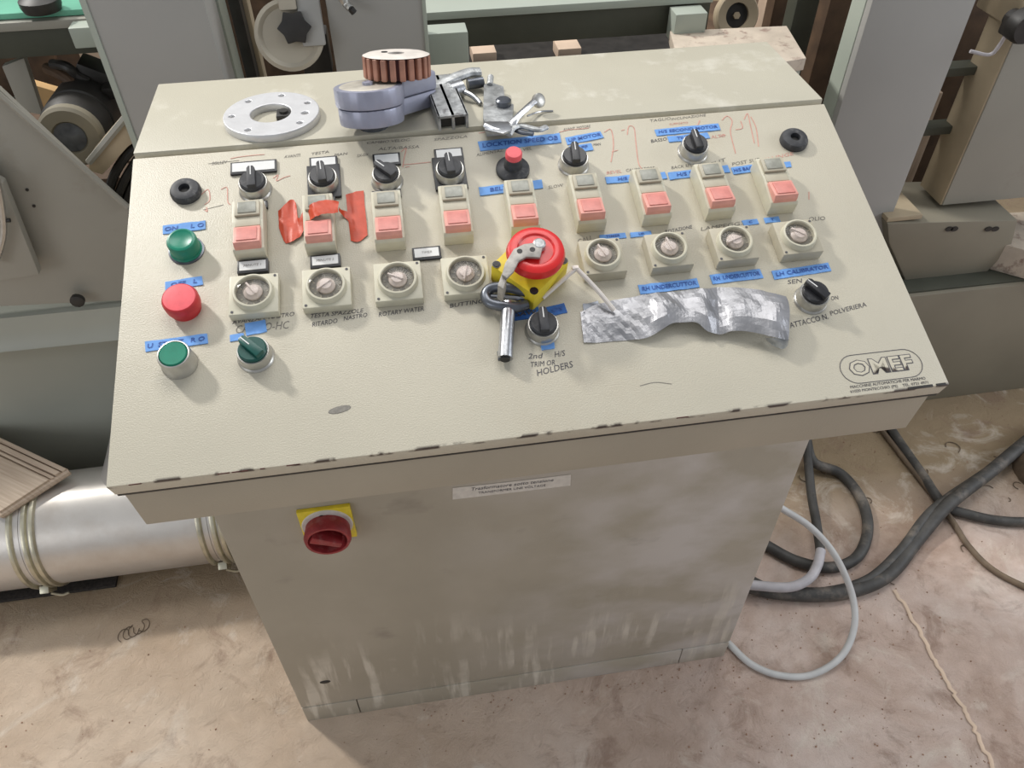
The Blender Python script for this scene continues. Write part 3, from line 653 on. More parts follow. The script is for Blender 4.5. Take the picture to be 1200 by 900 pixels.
# ================================================================== loose things lying on the console
# T key
kt = Vector
u0, v0 = pl(588, 352, .012)
key = thing('box_key', 'grey steel T-handled box key lying left of the lowest black selector', 'key', PF(u0, v0, .004).translation)
Pn = lambda px, py, h: (lambda q: PF(q[0], q[1], h).translation)(pl(px, py, h))
one('shaft', 'steel', T(0, 0, 0), key, lambda b: (tube(b, [Pn(596, 356, .012), Pn(592, 420, .0095)], .0085, 20, 0), ))
one('bore', 'dark', T(0, 0, 0), key, lambda b: tube(b, [Pn(592, 419.8, .0095), Pn(592, 422, .0095)], .0055, 16, 0))
one('cross_pin', 'darksteel', T(0, 0, 0), key, lambda b: tube(b, [Pn(585, 412, .0065), Pn(586, 422, .0065)], .0025, 8, 0))
one('handle', 'darksteel', T(0, 0, 0), key, lambda b: tube(b, [Pn(622, 344, .020), Pn(606, 339, .021), Pn(590, 336, .020), Pn(575, 338, .016), Pn(569, 346, .014), Pn(574, 355, .014), Pn(590, 359, .015), Pn(606, 360, .015), Pn(618, 357, .014)], .0062, 12, 7))
one('inner_bar', 'steel', T(0, 0, 0), key, lambda b: tube(b, [Pn(575, 347, .012), Pn(595, 348, .013), Pn(618, 350, .013)], .0030, 10, 6))
one('chain', 'zinc', T(0, 0, 0), key, lambda b: tube(b, [Pn(604, 348, .010), Pn(616, 350, .009), Pn(628, 352, .009)], .0045, 8, 5, .5))
# cable tie
tie = one('cable_tie', 'tie', T(0, 0, 0), None, lambda b: (tube(b, [Pn(636, 349, .010), Pn(655, 332, .018), Pn(671, 318, .026), Pn(675, 315, .027), Pn(680, 319, .026), Pn(700, 340, .016), Pn(720, 364, .006)], .0027, 8, 6), abox(b, -.004, .004, -.003, .003, -.002, .003, bev=.001, M4=T(*Pn(674, 315, .027)))))
tag(tie, 'bent white plastic cable tie between the emergency stop and the duct tape', 'cable tie')
# flange ring on the deck
zt = ZD + .0015
fc = onz(318, 132, zt + .011); fr_ = (onz(374, 130, zt + .011) - onz(262, 134, zt + .011)).length / 2
holes = [circ(fr_ * .82 * math.cos(a), fr_ * .82 * math.sin(a), .0052, 12) for a in (math.radians(x) for x in (100 - 22, 130, 182, 238, 318, 25))]
hx = circ(fr_ * .70, -fr_ * .12, .0060, 12)
fl = thing('flange_ring', 'round aluminium flange ring with bolt holes, lying left on the console top', 'flange', (fc.x, fc.y, zt))
link('ring_plate', curve_mesh([circ(0, 0, fr_ - .001, 64), circ(-.001, 0, fr_ * .44, 40)] + holes + [hx], .0042, .001, 'alu'), T(fc.x, fc.y, zt + .0058), fl)
fk = onz(333, 134, zt + .006)
one('pivot_block', 'dark', T(fk.x, fk.y, zt), fl, lambda b: (abox(b, -.010, .010, -.010, .012, 0, .009, bev=.002), lathe(b, [(.006, .009), (.006, .012), (0, .012)], 12)))
# grey casting (lever) and gear on it
TL = .24
cc = onz(431, 99, zt + .062); cr_ = .0435
cst = thing('cast_lever', 'lilac grey cast metal lever lying under the brown gear', 'machine part', (cc.x, cc.y, zt))
ae = onz(503, 84, zt + .04); ad = Vector((ae.x - cc.x, ae.y - cc.y)); al = ad.length; aa = math.atan2(ad.y, ad.x)
Wc = T(cc.x, cc.y, zt + .062) @ RX(-TL) @ T(0, 0, -.046) @ RZ(aa)
def leverpoly(R_, wa, n=20):
    p = [(R_ * math.cos(a), R_ * math.sin(a)) for a in [PI * .22 + (2 * PI - PI * .44) * k / n for k in range(n + 1)]]
    return p + [(R_ * 1.08, -wa), (al, -wa * .8), (al + wa * .5, 0), (al, wa * .8), (R_ * 1.08, wa)]
one('lower_half', 'lilac', Wc, cst, lambda b: prism(b, leverpoly(cr_ * .95, .013), 0, .0215, bev=.003))
one('upper_half', 'lilac', Wc, cst, lambda b: prism(b, leverpoly(cr_, .014), .0225, .045, bev=.0025))
one('machined_face', 'castfill', Wc, cst, lambda b: lathe(b, [(0, .0458), (cr_ * .80, .0458), (cr_ * .84, .0448)], 36))
one('boss', 'lilac', Wc, cst, lambda b: lathe(b, [(.007, .045), (.007, .049), (.004, .050), (0, .048)], 16))
one('foot_pin', 'darksteel', T(cc.x, cc.y + .012, zt), cst, lambda b: lathe(b, [(.020, 0), (.020, .024), (0, .024)], 16))
gc = onz(464, 62, zt + .084); gr = .0415
gw = thing('toothed_gear', 'rust brown toothed gear with pale top, stacked on the grey casting', 'gear', (gc.x, gc.y, zt + .055))
Wg = T(gc.x, gc.y, zt + .084) @ RX(-.25) @ RY(.04) @ T(0, 0, -.0285)
nt_ = 22
def teeth(b):
    for k in range(nt_):
        a = 2 * PI * k / nt_
        abox(b, gr * .86, gr * 1.04, -gr * .098, gr * .098, 0, .030, bev=.0012, M4=RZ(a), seg=1)
for k in range(nt_):
    if k == 0:
        tm = bmesh.new(); abox(tm, gr * .86, gr * 1.04, -gr * .086, gr * .086, -.000, .0258, bev=.0010, seg=1); tooth = me(tm, 'gear')
    link('gear_tooth', tooth, Wg @ RZ(2 * PI * k / nt_), gw)
one('gear_core', 'geard', Wg, gw, lambda b: lathe(b, [(0, .0005), (gr * .92, .0005), (gr * .92, .0262)], 48))
one('gear_face', 'geart', Wg, gw, lambda b: lathe(b, [(gr * .26, .022), (gr * .26, .0285), (gr * .90, .0285), (gr * 1.03, .0265)], 48))
one('gear_bore', 'dark', Wg, gw, lambda b: lathe(b, [(0, .024), (gr * .26, .024)], 24))
one('gear_screw', 'dark', Wg @ T(-gr * .35, gr * .2, .0285), gw, lambda b: lathe(b, [(.004, 0), (.004, .001), (0, .001)], 12))
# steel clamp with square channel
D = lambda px, py, h: onz(px, py, zt + h)
k1 = thing('channel_clamp', 'dirty steel clamp with open channel end, lying behind the fourth selector', 'clamp', D(520, 125, 0))
def chan(b, p0, p1, w_, h_, t_):
    ax = (p1 - p0); ln = ax.length; x = ax.normalized(); z = Vector((0, 0, 1)); y = z.cross(x); mm = frame(p0, x, y, z)
    abox(b, 0, ln, -w_ / 2, w_ / 2, h_ - t_, h_, bev=.0008, M4=mm); abox(b, 0, ln, -w_ / 2, -w_ / 2 + t_, 0, h_, bev=.0008, M4=mm); abox(b, 0, ln, w_ / 2 - t_, w_ / 2, 0, h_, bev=.0008, M4=mm); abox(b, 0, ln, -t_ / 2, t_ / 2, 0, h_, M4=mm)
one('channel', 'zinc', T(0, 0, 0), k1, lambda b: chan(b, D(513, 104, 0), D(532, 152, 0), .040, .020, .0035))
def core(b):
    p0, p1 = D(514, 107, 0), D(531, 149, 0); x = (p1 - p0).normalized(); z = Vector((0, 0, 1)); abox(b, 0, (p1 - p0).length, -.016, .016, .002, .016, M4=frame(p0, x, z.cross(x), z))
one('channel_core', 'dark', T(0, 0, 0), k1, core)
one('arm', 'zinc', T(0, 0, 0), k1, lambda b: tube(b, [D(505, 106, .012), D(525, 95, .018), D(548, 86, .02), D(562, 85, .018)], .0095, 10, 6, .7))
one('roller', 'steel', T(0, 0, 0), k1, lambda b: tube(b, [D(528, 108, .012), D(541, 104, .012)], .0120, 18, 0))
one('pin', 'darksteel', T(0, 0, 0), k1, lambda b: tube(b, [D(548, 99, .012), D(566, 96, .012)], .0075, 14, 0))
one('spring', 'steel', T(0, 0, 0), k1, lambda b: tube(b, [D(545, 108, .012), D(553, 112, .010), D(560, 118, .006), D(563, 122, .004)], .0035, 8, 5))
one('stud', 'black', T(0, 0, 0), k1, lambda b: tube(b, [D(488, 118, .010), D(499, 117, .010)], .0105, 14, 0))
# hinge bracket with bent rod
k2 = thing('hinge_bracket', 'grey steel hinge plate with bolt boss, lying behind the red topped knob', 'bracket', D(585, 130, 0))
def pp(pts, h): return [(p.x, p.y) for p in (D(x, y, h) for x, y in pts)]
one('plate', 'zinc', T(0, 0, 0), k2, lambda b: prism(b, pp([(567, 98), (578, 97), (590, 101), (592, 118), (602, 122), (600, 148), (570, 150), (566, 138)], .012), zt, zt + .012, bev=.001))
one('boss', 'darksteel', T(0, 0, 0), k2, lambda b: lathe(b, [(.0105, 0), (.0105, .007), (.008, .009), (0, .009)], 20, T(*D(590, 123, .012))))
one('bolt', 'zinc', T(0, 0, 0), k2, lambda b: tube(b, [D(574, 100, .012), D(575, 90, .016)], .0045, 8, 0))
one('hinge_leaf', 'steel', T(0, 0, 0), k2, lambda b: prism(b, pp([(567, 143), (596, 143), (600, 152), (590, 157), (568, 152)], .014), zt + .012, zt + .015, bev=.0006))
one('hinge_pin', 'steel', T(0, 0, 0), k2, lambda b: tube(b, [D(568, 147, .016), D(582, 153, .013), D(598, 154, .008)], .0035, 8, 4))
k3 = thing('bent_clip', 'bent shiny steel clip with a round end, right of the hinge plate', 'clip', D(615, 140, 0))
one('rod', 'steel', T(0, 0, 0), k3, lambda b: tube(b, [D(600, 152, .006), D(604, 140, .014), D(616, 128, .020), D(626, 119, .022)], .0048, 10, 6, .6))
one('round_end', 'chrome', T(0, 0, 0), k3, lambda b: lathe(b, [(0, -.004), (.0085, -.004), (.0095, -.002), (.0095, .003), (.007, .0045), (0, .0045)], 20, T(*D(631, 118, .018)) @ RX(.9) @ RY(.5)))
one('foot', 'zinc', T(0, 0, 0), k3, lambda b: tube(b, [D(596, 158, .005), D(602, 150, .008), D(612, 148, .007), D(630, 152, .006), D(640, 149, .004)], .0045, 8, 6, .7))
one('foot', 'darksteel', T(0, 0, 0), k3, lambda b: tube(b, [D(604, 152, .004), D(612, 155, .004), D(625, 157, .004)], .004, 8, 5, .7))
one('pin', 'steel', T(0, 0, 0), k3, lambda b: tube(b, [D(618, 136, .008), D(632, 131, .004), D(648, 130, .002)], .0012, 6, 5))

# ================================================================== machines behind
def xz(pts, Y): return [(p.x, p.z) for p in (ony(x, y, Y) for x, y in pts)]
MXZ = lambda Y: Matrix(((1, 0, 0, 0), (0, 0, 1, Y), (0, 1, 0, 0), (0, 0, 0, 1)))   # x,z polygon extruded in +Y from Y
MYZ = Matrix(((0, 0, 1, 0), (1, 0, 0, 0), (0, 1, 0, 0), (0, 0, 0, 1)))
def plate(name, m, par, pts, Y, th, bev=.002): return one(name, m, T(0, 0, 0), par, lambda b: prism(b, xz(pts, Y), 0, th, bev=bev, M4=MXZ(Y)))
# left machine
ml = thing('left_machine', 'grey-green machine frame with column and sloping gusset, behind left of the console', 'machine', (-.6, 1.0, 0))
prof = [(1.08, .0), (1.08, .60), (.96, .60), (.875, .595), (.868, .565), (.862, .54), (.850, .525), (.862, .505), (.872, .47), (.874, .36), (.866, .31), (.862, .26), (.862, .15), (.868, .10), (.89, .09), (.93, .09), (.93, 0)]
one('bed', 'mbase', T(0, 0, 0), ml, lambda b: prism(b, prof, -2.6, .09, M4=MYZ), ang=50)
one('foot_rail', 'mdark', T(0, 0, 0), ml, lambda b: abox(b, -2.6, .09, .90, .99, 0, .10))
cxl, cxr = ony(155, 160, .9).x, .038
boxo('column', 'mlilac', T(0, 0, 0), ml, cxl, cxr, .90, 1.0, .58, 1.45, bev=.003)
one('column_edge', 'mgreen', T(0, 0, 0), ml, lambda b: (abox(b, cxr - .012, cxr + .004, 1.0, 1.07, .58, 1.45, bev=.002), abox(b, cxl - .004, cxl + .006, .897, .92, .6, 1.45, bev=.001)))
plate('gusset', 'mgrey', ml, [(-60, 60), (0, 105), (150, 245), (152, 352), (-60, 362)], .885, .012)
one('gusset_flange', 'mgrey', T(0, 0, 0), ml, lambda b: tube(b, [ony(-60, 58, .885), ony(150, 243, .885)], .006, 6, 0))
plate('side_rib', 'mgrey', ml, [(-40, 190), (3, 215), (46, 322), (-40, 335)], .845, .02)
one('rib_handle', 'dark', T(0, 0, 0), ml, lambda b: tube(b, [ony(-10, 259, .83), ony(12, 258, .83)], .004, 8, 0))
one('rib_pipe', 'chrome', T(0, 0, 0), ml, lambda b: tube(b, [ony(-6, 200, .83), ony(2, 240, .83), ony(4, 275, .83), ony(-6, 310, .83)], .006, 8, 6))
bp = ony(92, 349, .872)
one('bolt', 'dark', T(bp.x, .868, bp.z), ml, lambda b: (lathe(b, [(.014, 0), (.014, .010), (.008, .012), (0, .012)], 12, RX(PI / 2)),))
for q_ in ((40, 241), (32, 222)): 
    e = ony(*q_, .885); one('bolt', 'dark', T(e.x, .8845, e.z), ml, lambda b: lathe(b, [(.003, 0), (.003, .002), (0, .002)], 8, RX(PI / 2)))
# lower stand between gusset and column with the motor on it
st = [(104, 188), (150, 134), (160, 165), (150, 172), (120, 205), (104, 200)]
plate('motor_stand', 'mtan', ml, st, .93, .05)
one('stand_edge', 'mgrey', T(0, 0, 0), ml, lambda b: tube(b, [ony(104, 190, .925), ony(151, 133, .925)], .007, 6, 0))
mc = ony(83, 160, 1.0)
mt = thing('drive_motor', 'dark round motor with grey end cover, behind the sloping gusset', 'motor', mc)
ax_ = Vector((-.02, 1, -.08)).normalized(); Wmt = Matrix.Translation(mc) @ ax_.to_track_quat('Z', 'Y').to_matrix().to_4x4() @ Matrix.Scale(1.12, 4)
one('motor_body', 'dark', Wmt, mt, lambda b: lathe(b, [(.050, .012), (.056, .03), (.057, .06), (.052, .065), (.057, .07), (.057, .14), (.045, .16), (0, .16)], 36))
one('end_cover', 'mbed', Wmt, mt, lambda b: lathe(b, [(0, -.004), (.016, -.004), (.020, -.001), (.027, -.002), (.029, -.007), (.048, -.007), (.053, -.002), (.053, .014)], 36))
one('shaft_hub', 'darksteel', Wmt, mt, lambda b: lathe(b, [(0, -.009), (.010, -.008), (.018, -.0045), (.026, -.0035)], 24))
# clutter behind left: dark valve block, hoses, boards and offcuts
vb = thing('valve_block', 'greasy black valve block with fittings, above the motor', 'valve', ony(105, 95, 1.15))
one('block', 'dark', T(0, 0, 0), vb, lambda b: (abox(b, -.035, .04, 0, .06, -.035, .035, bev=.008, M4=Matrix.Translation(ony(108, 100, 1.15)) @ RY(.5)), abox(b, -.012, .012, -.01, .03, -.012, .012, bev=.003, M4=Matrix.Translation(ony(128, 108, 1.13)))))
one('hose', 'dark', T(0, 0, 0), vb, lambda b: tube(b, [ony(62, 75, 1.18), ony(78, 78, 1.15), ony(90, 88, 1.15), ony(104, 95, 1.15)], .010, 10, 6))
one('pipe', 'rust', T(0, 0, 0), vb, lambda b: tube(b, [ony(55, 80, 1.2), ony(72, 88, 1.16), ony(86, 98, 1.14), ony(90, 108, 1.12)], .011, 10, 6))
def slab(name, m, pts, Y, th, label, cat, group=None):
    c = ony(*pts[0], Y); t = tag(one(name, m, T(c.x, Y, 0), None, lambda b: prism(b, [(x - c.x, z if (z > sum(q[1] for q in xz(pts, Y)) / len(pts) or Y < 1.3) else .601) for x, z in xz(pts, Y)], 0, th, bev=.002, M4=MXZ(0))), label, cat, group); return t
for c_, w_ in (([(122, 246), (134, 205), (150, 180), (160, 172)], 'leftmost'), ([(131, 250), (146, 212), (162, 186)], 'middle one'), ([(144, 250), (156, 217), (168, 199)], 'rightmost')):
    tag(one('black_cable', 'dark', T(0, 0, 0), None, lambda b: tube(b, [ony(x, y, .955) for x, y in c_] , .009, 8, 6)), w_ + ' of three black cables hanging at the left column foot', 'cable', 'black cables at the left column foot')
rk = thing('offcut_rack', 'dark rack under the stone offcuts, in the shade behind the motor', 'rack', (-.6, 1.7, 0))
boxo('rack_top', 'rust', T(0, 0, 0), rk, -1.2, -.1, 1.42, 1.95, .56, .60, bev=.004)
for x_ in (-1.15, -.18): boxo('rack_leg', 'mdark', T(0, 0, 0), rk, x_, x_ + .05, 1.6, 1.65, 0, .56)
slab('timber_board', 'boards', [(34, 98), (68, 108), (62, 130), (48, 142)], 1.6, .03, 'pale timber board seen behind the motor', 'board')
slab('stone_offcut', 'tile', [(92, 62), (116, 60), (112, 86), (97, 88)], 1.7, .03, 'pale pink stone offcut above the black valve block', 'stone', 'stone offcuts behind the console')
slab('stone_offcut', 'tile', [(118, 118), (140, 98), (148, 130), (125, 138)], 1.5, .03, 'pale pink stone offcut right of the motor', 'stone', 'stone offcuts behind the console')
slab('machine_guard', 'mgrey', [(2, 78), (28, 68), (50, 135), (24, 130)], 1.18, .02, 'brown grey leaning guard plate left of the motor', 'guard plate')
slab('rusty_panel', 'rust', [(24, 60), (62, 60), (70, 108), (36, 100)], 1.75, .02, 'rust brown panel behind the motor', 'panel')
# rails of the conveyor behind
def hbeam(name, label, x0, x1, Y, z0, z1, dep, mf, mt_, cat='beam'):
    t = thing(name, label, cat, ((x0 + x1) / 2, Y, z0)); boxo('web', mf, T(0, 0, 0), t, x0, x1, Y + .01, Y + dep, z0, z1 - .012, bev=.003); boxo('top_flange', mt_, T(0, 0, 0), t, x0, x1, Y, Y + dep, z1 - .016, z1, bev=.002); return t
e0, e1 = ony(60, 24, 1.12), ony(60, 68, 1.12)
hbeam('conveyor_beam', 'dark green beam with green belt on top, at the top left corner', -2.9, -.17, 1.12, e1.z, e0.z, .10, 'mdark', 'mgrey')
bl = tag(boxo('conveyor_belt', 'mbelt', T(-.9, 0, 0), None, -2., .72, 1.135, 1.6, e0.z + .001, e0.z + .012, bev=.002), 'bright green conveyor belt at the top left corner', 'conveyor belt')
rl = onz(45, -2, e0.z + .035)
tag(one('belt_roller', 'dark', T(rl.x, rl.y, e0.z + .0135), None, lambda b: lathe(b, [(0, 0), (.033, 0), (.037, .01), (.037, .02), (.02, .03), (0, .03)], 28)), 'black round roller lying on the green belt', 'roller')
cl = ony(100, 38, 1.10); tag(boxo('clamp_block', 'mgreen', T(cl.x, 1.08, cl.z), None, -.022, .06, 0, .038, -.022, .016, bev=.003), 'pale grey block against the left column, under the beam', 'block')
e0, e1 = ony(660, 5, 1.15), ony(660, 50, 1.15)
hbeam('cross_beam', 'dark green beam with pale edge running behind the console top', .38, ony(834, 12, 1.15).x, 1.15, e1.z, e0.z, .10, 'mdark', 'mgreen')
bk = thing('roller_bed', 'dark machine bed under the cross beam, behind the console', 'machine bed', (.8, 1.3, .6)); 
boxo('bed_plate', 'dark', T(0, 0, 0), bk, .2, 1.3, 1.45, 1.9, .55, .70, bev=.004); boxo('bed_leg', 'mdark', T(0, 0, 0), bk, .3, .4, 1.5, 1.6, 0, .55); boxo('bed_leg', 'mdark', T(0, 0, 0), bk, 1.1, 1.2, 1.5, 1.6, 0, .55)
gb = ony(525, 58, 1.02)
tag(boxo('machine_block', 'mgreen', T(gb.x, 1.03, gb.z), None, -.038, .042, 0, .05, -.05, .028, bev=.003), 'small grey steel block right of the middle column', 'block')
gb = ony(806, 28, 1.12)
tag(boxo('bracket_block', 'mgreen', T(gb.x, 1.10, gb.z), None, -.036, .034, 0, .049, -.034, .028, bev=.003), 'small grey block at the right end of the cross beam', 'block')
for q_, l_ in (((568, 62), 'small pink stone offcut right of the grey steel block'), ((668, 57), 'pink stone offcut on the dark bed, under the middle of the cross beam'), ):
    e = onz(*q_, .735); tag(boxo('stone_offcut', 'tile', T(e.x, max(e.y, 1.46), .70), None, -.035, .035, 0, .08, 0, .035, bev=.004), l_, 'stone', 'stone offcuts behind the console')
# middle column with star knob and roller bracket
mm_ = thing('middle_column', 'grey machine column behind the brown gear', 'column', (.36, .95, .6))
xa, xb = ony(386, 30, .95).x, ony(499, 30, .95).x
boxo('post', 'mlilac', T(0, 0, 0), mm_, xa, xb, .95, 1.05, .60, 1.45, bev=.003)
boxo('post_edge', 'mgreen', T(0, 0, 0), mm_, xb - .004, xb + .003, .948, 1.0, .60, 1.45, bev=.001)
boxo('foot_plate', 'mbase', T(0, 0, 0), mm_, xa - .13, xb + .05, .94, 1.4, 0, .60, bev=.003)
one('lever', 'chrome', T(0, 0, 0), mm_, lambda b: tube(b, [ony(396, -8, .93), ony(405, 4, .93), ony(411, 10, .92)], [.007] * 10 + [.005] * 10, 8, 5))
one('lever_tip', 'dark', T(0, 0, 0), mm_, lambda b: tube(b, [ony(411, 10, .92), ony(415, 15, .92)], .006, 8, 0))
rb_ = thing('roller_bracket', 'beige bearing bracket with a black star knob, left of the middle column', 'bracket', ony(345, 30, .90))
c0 = ony(343, 34, .92); Wr = frame(c0, Vector((1, 0, 0)), Vector((0, .35, .94)).normalized(), Vector((0, -.94, .35)).normalized())
one('bearing_disc', 'mcream', Wr @ T(-.010, -.010, -.035), rb_, lambda b: lathe(b, [(.06, 0), (.06, .018), (.053, .022), (.046, .016), (0, .016)], 40))
one('bracket_arm', 'mlilac', Wr @ T(.03, .02, -.03), rb_, lambda b: abox(b, -.018, .022, -.05, .12, 0, .022, bev=.004))
one('bracket_arm', 'mcream', Wr @ T(.0, .05, -.03), rb_, lambda b: abox(b, -.018, .012, -.02, .10, 0, .030, bev=.004))
def star(b):
    prism(b, [((.030 if k % 2 == 0 else .0225) * math.cos(PI * k / 6), (.030 if k % 2 == 0 else .0225) * math.sin(PI * k / 6)) for k in range(12)], 0, .016, bev=.002)
one('star_knob', 'dark', Wr @ T(.003, .002, -.012), rb_, star)
for nm, x0, x1, Y, m, l_ in (('steel_post', 281, 294, 1.10, 'dark', 'narrow dark post right of the left column'), ('steel_post', 294, 303, 1.14, 'mtan', 'narrow brown post left of the star knob bracket')):
    xa_, xb_ = ony(x0, 60, Y).x, ony(x1, 60, Y).x; tag(boxo(nm, m, T((xa_ + xb_) / 2, Y, 0), None, (xa_ - xb_) / 2, (xb_ - xa_) / 2, 0, .04, 0, 1.40, bev=.002), l_, 'post', 'posts between the machine columns')
pf = ony(372, 68, 1.02); tag(boxo('black_housing', 'dark', T(pf.x, 1.06, pf.z), None, -.035, .022, 0, .05, -.05, .03, bev=.005), 'black housing below the star knob bracket', 'housing')
tag(boxo('stone_offcut', 'tile', T(ony(345, 84, 1.27).x, 1.27, .60), None, -.03, .04, 0, .08, 0, .10, bev=.004), 'small pale stone offcut below the star knob bracket', 'stone', 'stone offcuts behind the console')
# dark cabinet far behind closing the view between the columns
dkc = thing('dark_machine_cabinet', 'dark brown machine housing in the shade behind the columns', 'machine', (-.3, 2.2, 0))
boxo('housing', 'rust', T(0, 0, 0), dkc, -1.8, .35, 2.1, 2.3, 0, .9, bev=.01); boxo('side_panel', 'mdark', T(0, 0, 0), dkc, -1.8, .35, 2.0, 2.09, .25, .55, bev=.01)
# stone slab on box at the right
zs = 1.0
sp = [onz(*q_, zs) for q_ in ((785, 36), (922, 30), (945, 68), (800, 92))]
ss = thing('stone_slab', 'speckled pink stone slab on a grey box, behind the right end of the console top', 'stone slab', (sp[0] + sp[2]) / 2)
one('slab', 'stone', T(0, 0, 0), ss, lambda b: prism(b, [(p.x, p.y) for p in sp], zs - .025, zs, bev=.002))
cs_ = (sp[0] + sp[1] + sp[2] + sp[3]) / 4
bx = thing('support_box', 'grey steel box carrying the speckled stone slab', 'box', (cs_.x, cs_.y, 0))
one('box_shell', 'mbase', T(0, 0, 0), bx, lambda b: prism(b, [(cs_.x + (p.x - cs_.x) * .97, cs_.y + (p.y - cs_.y) * .95) for p in sp], 0, zs - .026, bev=.003))
tag(tag(bx.children[0]), None)
e = ony(862, 18, 1.42)
wh = thing('flat_pulley', 'tan flat pulley wheel standing beyond the stone slab', 'wheel', e)
Wwh = frame(e, Vector((1, 0, 0)), Vector((0, .3, .95)).normalized(), Vector((0, -.95, .3)).normalized())
one('rim', 'mtan', Wwh, wh, lambda b: lathe(b, [(.03, 0), (.03, .012), (.052, .016), (.056, .012), (.056, -.01)], 40)); one('hub', 'dark', Wwh, wh, lambda b: lathe(b, [(0, .004), (.03, .004), (.03, 0)], 28))
one('hub_nut', 'mtan', Wwh, wh, lambda b: lathe(b, [(.009, .004), (.009, .010), (0, .010)], 6))
for px_, py_, wd_, Y, z0, z1, m, nm, l_, ct in ((916, 20, .03, 1.50, 0, 1.3, 'rust', 'steel_post', 'rust brown post right of the tan pulley', 'post'), (948, 40, .05, 1.22, 0, 1.4, 'mdark', 'steel_post', 'dark green round edged post left of the right column', 'post'),
        (974, 60, .035, 1.12, 0, 1.35, 'rust', 'steel_post', 'brown post touching the left side of the right column', 'post')):
    e = ony(px_, py_, Y); tag(boxo(nm, m, T(e.x, Y, 0), None, -wd_, wd_, 0, .05, z0, z1, bev=.008), l_, ct, 'posts between the machine columns')
e = ony(925, 12, 1.9); tag(boxo('stone_offcut', 'tile', T(e.x, 1.95, .62), None, -.05, .05, 0, .08, 0, .2, bev=.004), 'pale stone offcut standing beyond the dark green post', 'stone', 'stone offcuts behind the console')
tag(boxo('offcut_shelf', 'rust', T(1.6, 1.92, 0), None, -.24, .6, 0, .4, 0, .62, bev=.004), 'brown shelf carrying stone behind the right posts', 'shelf')
# right machine
mr = thing('right_machine', 'grey machine frame with broad columns, behind right of the console', 'machine', (1.6, 1.0, 0))
YB = .84
zb = ony(1120, 342, YB).z
boxo('bed', 'mbed', T(0, 0, 0), mr, 1.24, 3.2, YB, 1.12, .0, zb, bev=.004)
boxo('bed_cover', 'mdark', T(0, 0, 0), mr, 1.245, 3.2, YB + .012, 1.12, zb, zb + .006, bev=.001)
xl, xr = ony(1020, 10, .93).x, ony(1140, 10, .93).x
boxo('column', 'mlilac', T(0, 0, 0), mr, xl, xr, .93, .95, zb - .01, 1.35, bev=.002)
one('column_side', 'mgreen', T(0, 0, 0), mr, lambda b: abox(b, xl - .002, xl + .02, .9495, 1.0, zb - .01, 1.35, bev=.002))
f0, f1 = ony(1040, 262, .90), ony(1193, 262, .90)
one('foot', 'mbed', T(0, 0, 0), mr, lambda b: prism(b, [(f0.x, f0.z)] + xz([(1193, 258), (1185, 290), (1142, 334), (1066, 340), (1042, 285)], .90), 0, .19, bev=.004, M4=MXZ(.90)))
e = ony(1050, 245, .96)
boxo('foot_cap', 'mtan', T(0, 0, 0), mr, f0.x, f0.x + .09, .905, 1.05, f0.z, f0.z + .012, bev=.002)
for q_ in ((1112, 268), (1118, 268), (1158, 268), (1166, 268)):
    s_ = ony(*q_, .90); one('slot', 'dark', T(s_.x, .899, s_.z), mr, lambda b: lathe(b, [(.010, 0), (.010, .0015), (0, .0015)], 12, RX(PI / 2) @ Matrix.Scale(.7, 4, (0, 1, 0))))
g0 = ony(1097, 255, .95).x
boxo('second_column', 'mgrey', T(0, 0, 0), mr, g0 + .004, g0 + .62, .952, 1.05, f0.z, 1.02, bev=.003)
boxo('column_side_strip', 'mtan', T(0, 0, 0), mr, g0, g0 + .008, .955, 1.05, f0.z, 1.02, bev=.001)
one('cable', 'cablel', T(0, 0, 0), mr, lambda b: tube(b, [ony(1137, 60, .97), ony(1160, 64, .96), ony(1172, 52, .95), ony(1180, 38, .94)], .004, 8, 6))
boxo('column_cap', 'mtan', T(0, 0, 0), mr, g0 - .01, g0 + .10, .95, 1.09, 1.02, 1.35, bev=.004)
kb = ony(1190, 28, .93)
one('black_knob', 'dark', T(kb.x + .01, .93, kb.z), mr, lambda b: (lathe(b, [(0, 0), (.03, 0), (.034, .01), (.034, .03), (.02, .04), (.02, .06)], 20, RX(-PI / 2) @ T(0, 0, -.03)), abox(b, -.02, .06, -.005, .03, -.028, .01, bev=.005)))
for z_ in (ony(1120, 80, 1.02).z, ony(1095, 150, 1.02).z): boxo('cross_rung', 'mdark', T(0, 0, 0), mr, xr - .02, g0 + .02, 1.02, 1.06, z_ - .02, z_, bev=.003)
e = onz(1166, 284, zb + .085); tag(one('stone_offcut', 'stone', T(e.x, e.y, zb + .0065), None, lambda b: prism(b, [(0, 0), (.12, -.10), (.40, -.05), (.40, .10), (.10, .12)], 0, .08, bev=.004)), 'speckled pale stone block at the right edge of the picture', 'stone', 'stone offcuts behind the console')
p0, p1 = ony(1085, 120, 1.25), ony(1150, 120, 1.25)
tag(boxo('rusty_panel', 'rust', T((p0.x + p1.x) / 2, 1.25, 0), None, -.22, .25, 0, .02, 0, 1.12, bev=.002), 'rust brown panel behind the gap between the two right columns', 'panel')
for k, (q_, l_) in enumerate((((1098, 122), 'taller pale timber lath standing in the gap between the two right columns'), ((1088, 160), 'shorter pale timber lath standing in the gap between the two right columns'))):
    e = ony(*q_, 1.20); tag(boxo('timber_lath', 'tile', T(e.x, 1.20, e.z), None, -.012, .006, 0, .049, -e.z, .03, bev=.003), l_, 'timber', 'timber laths between the right columns')
M['stone_support'] = M['mdark']

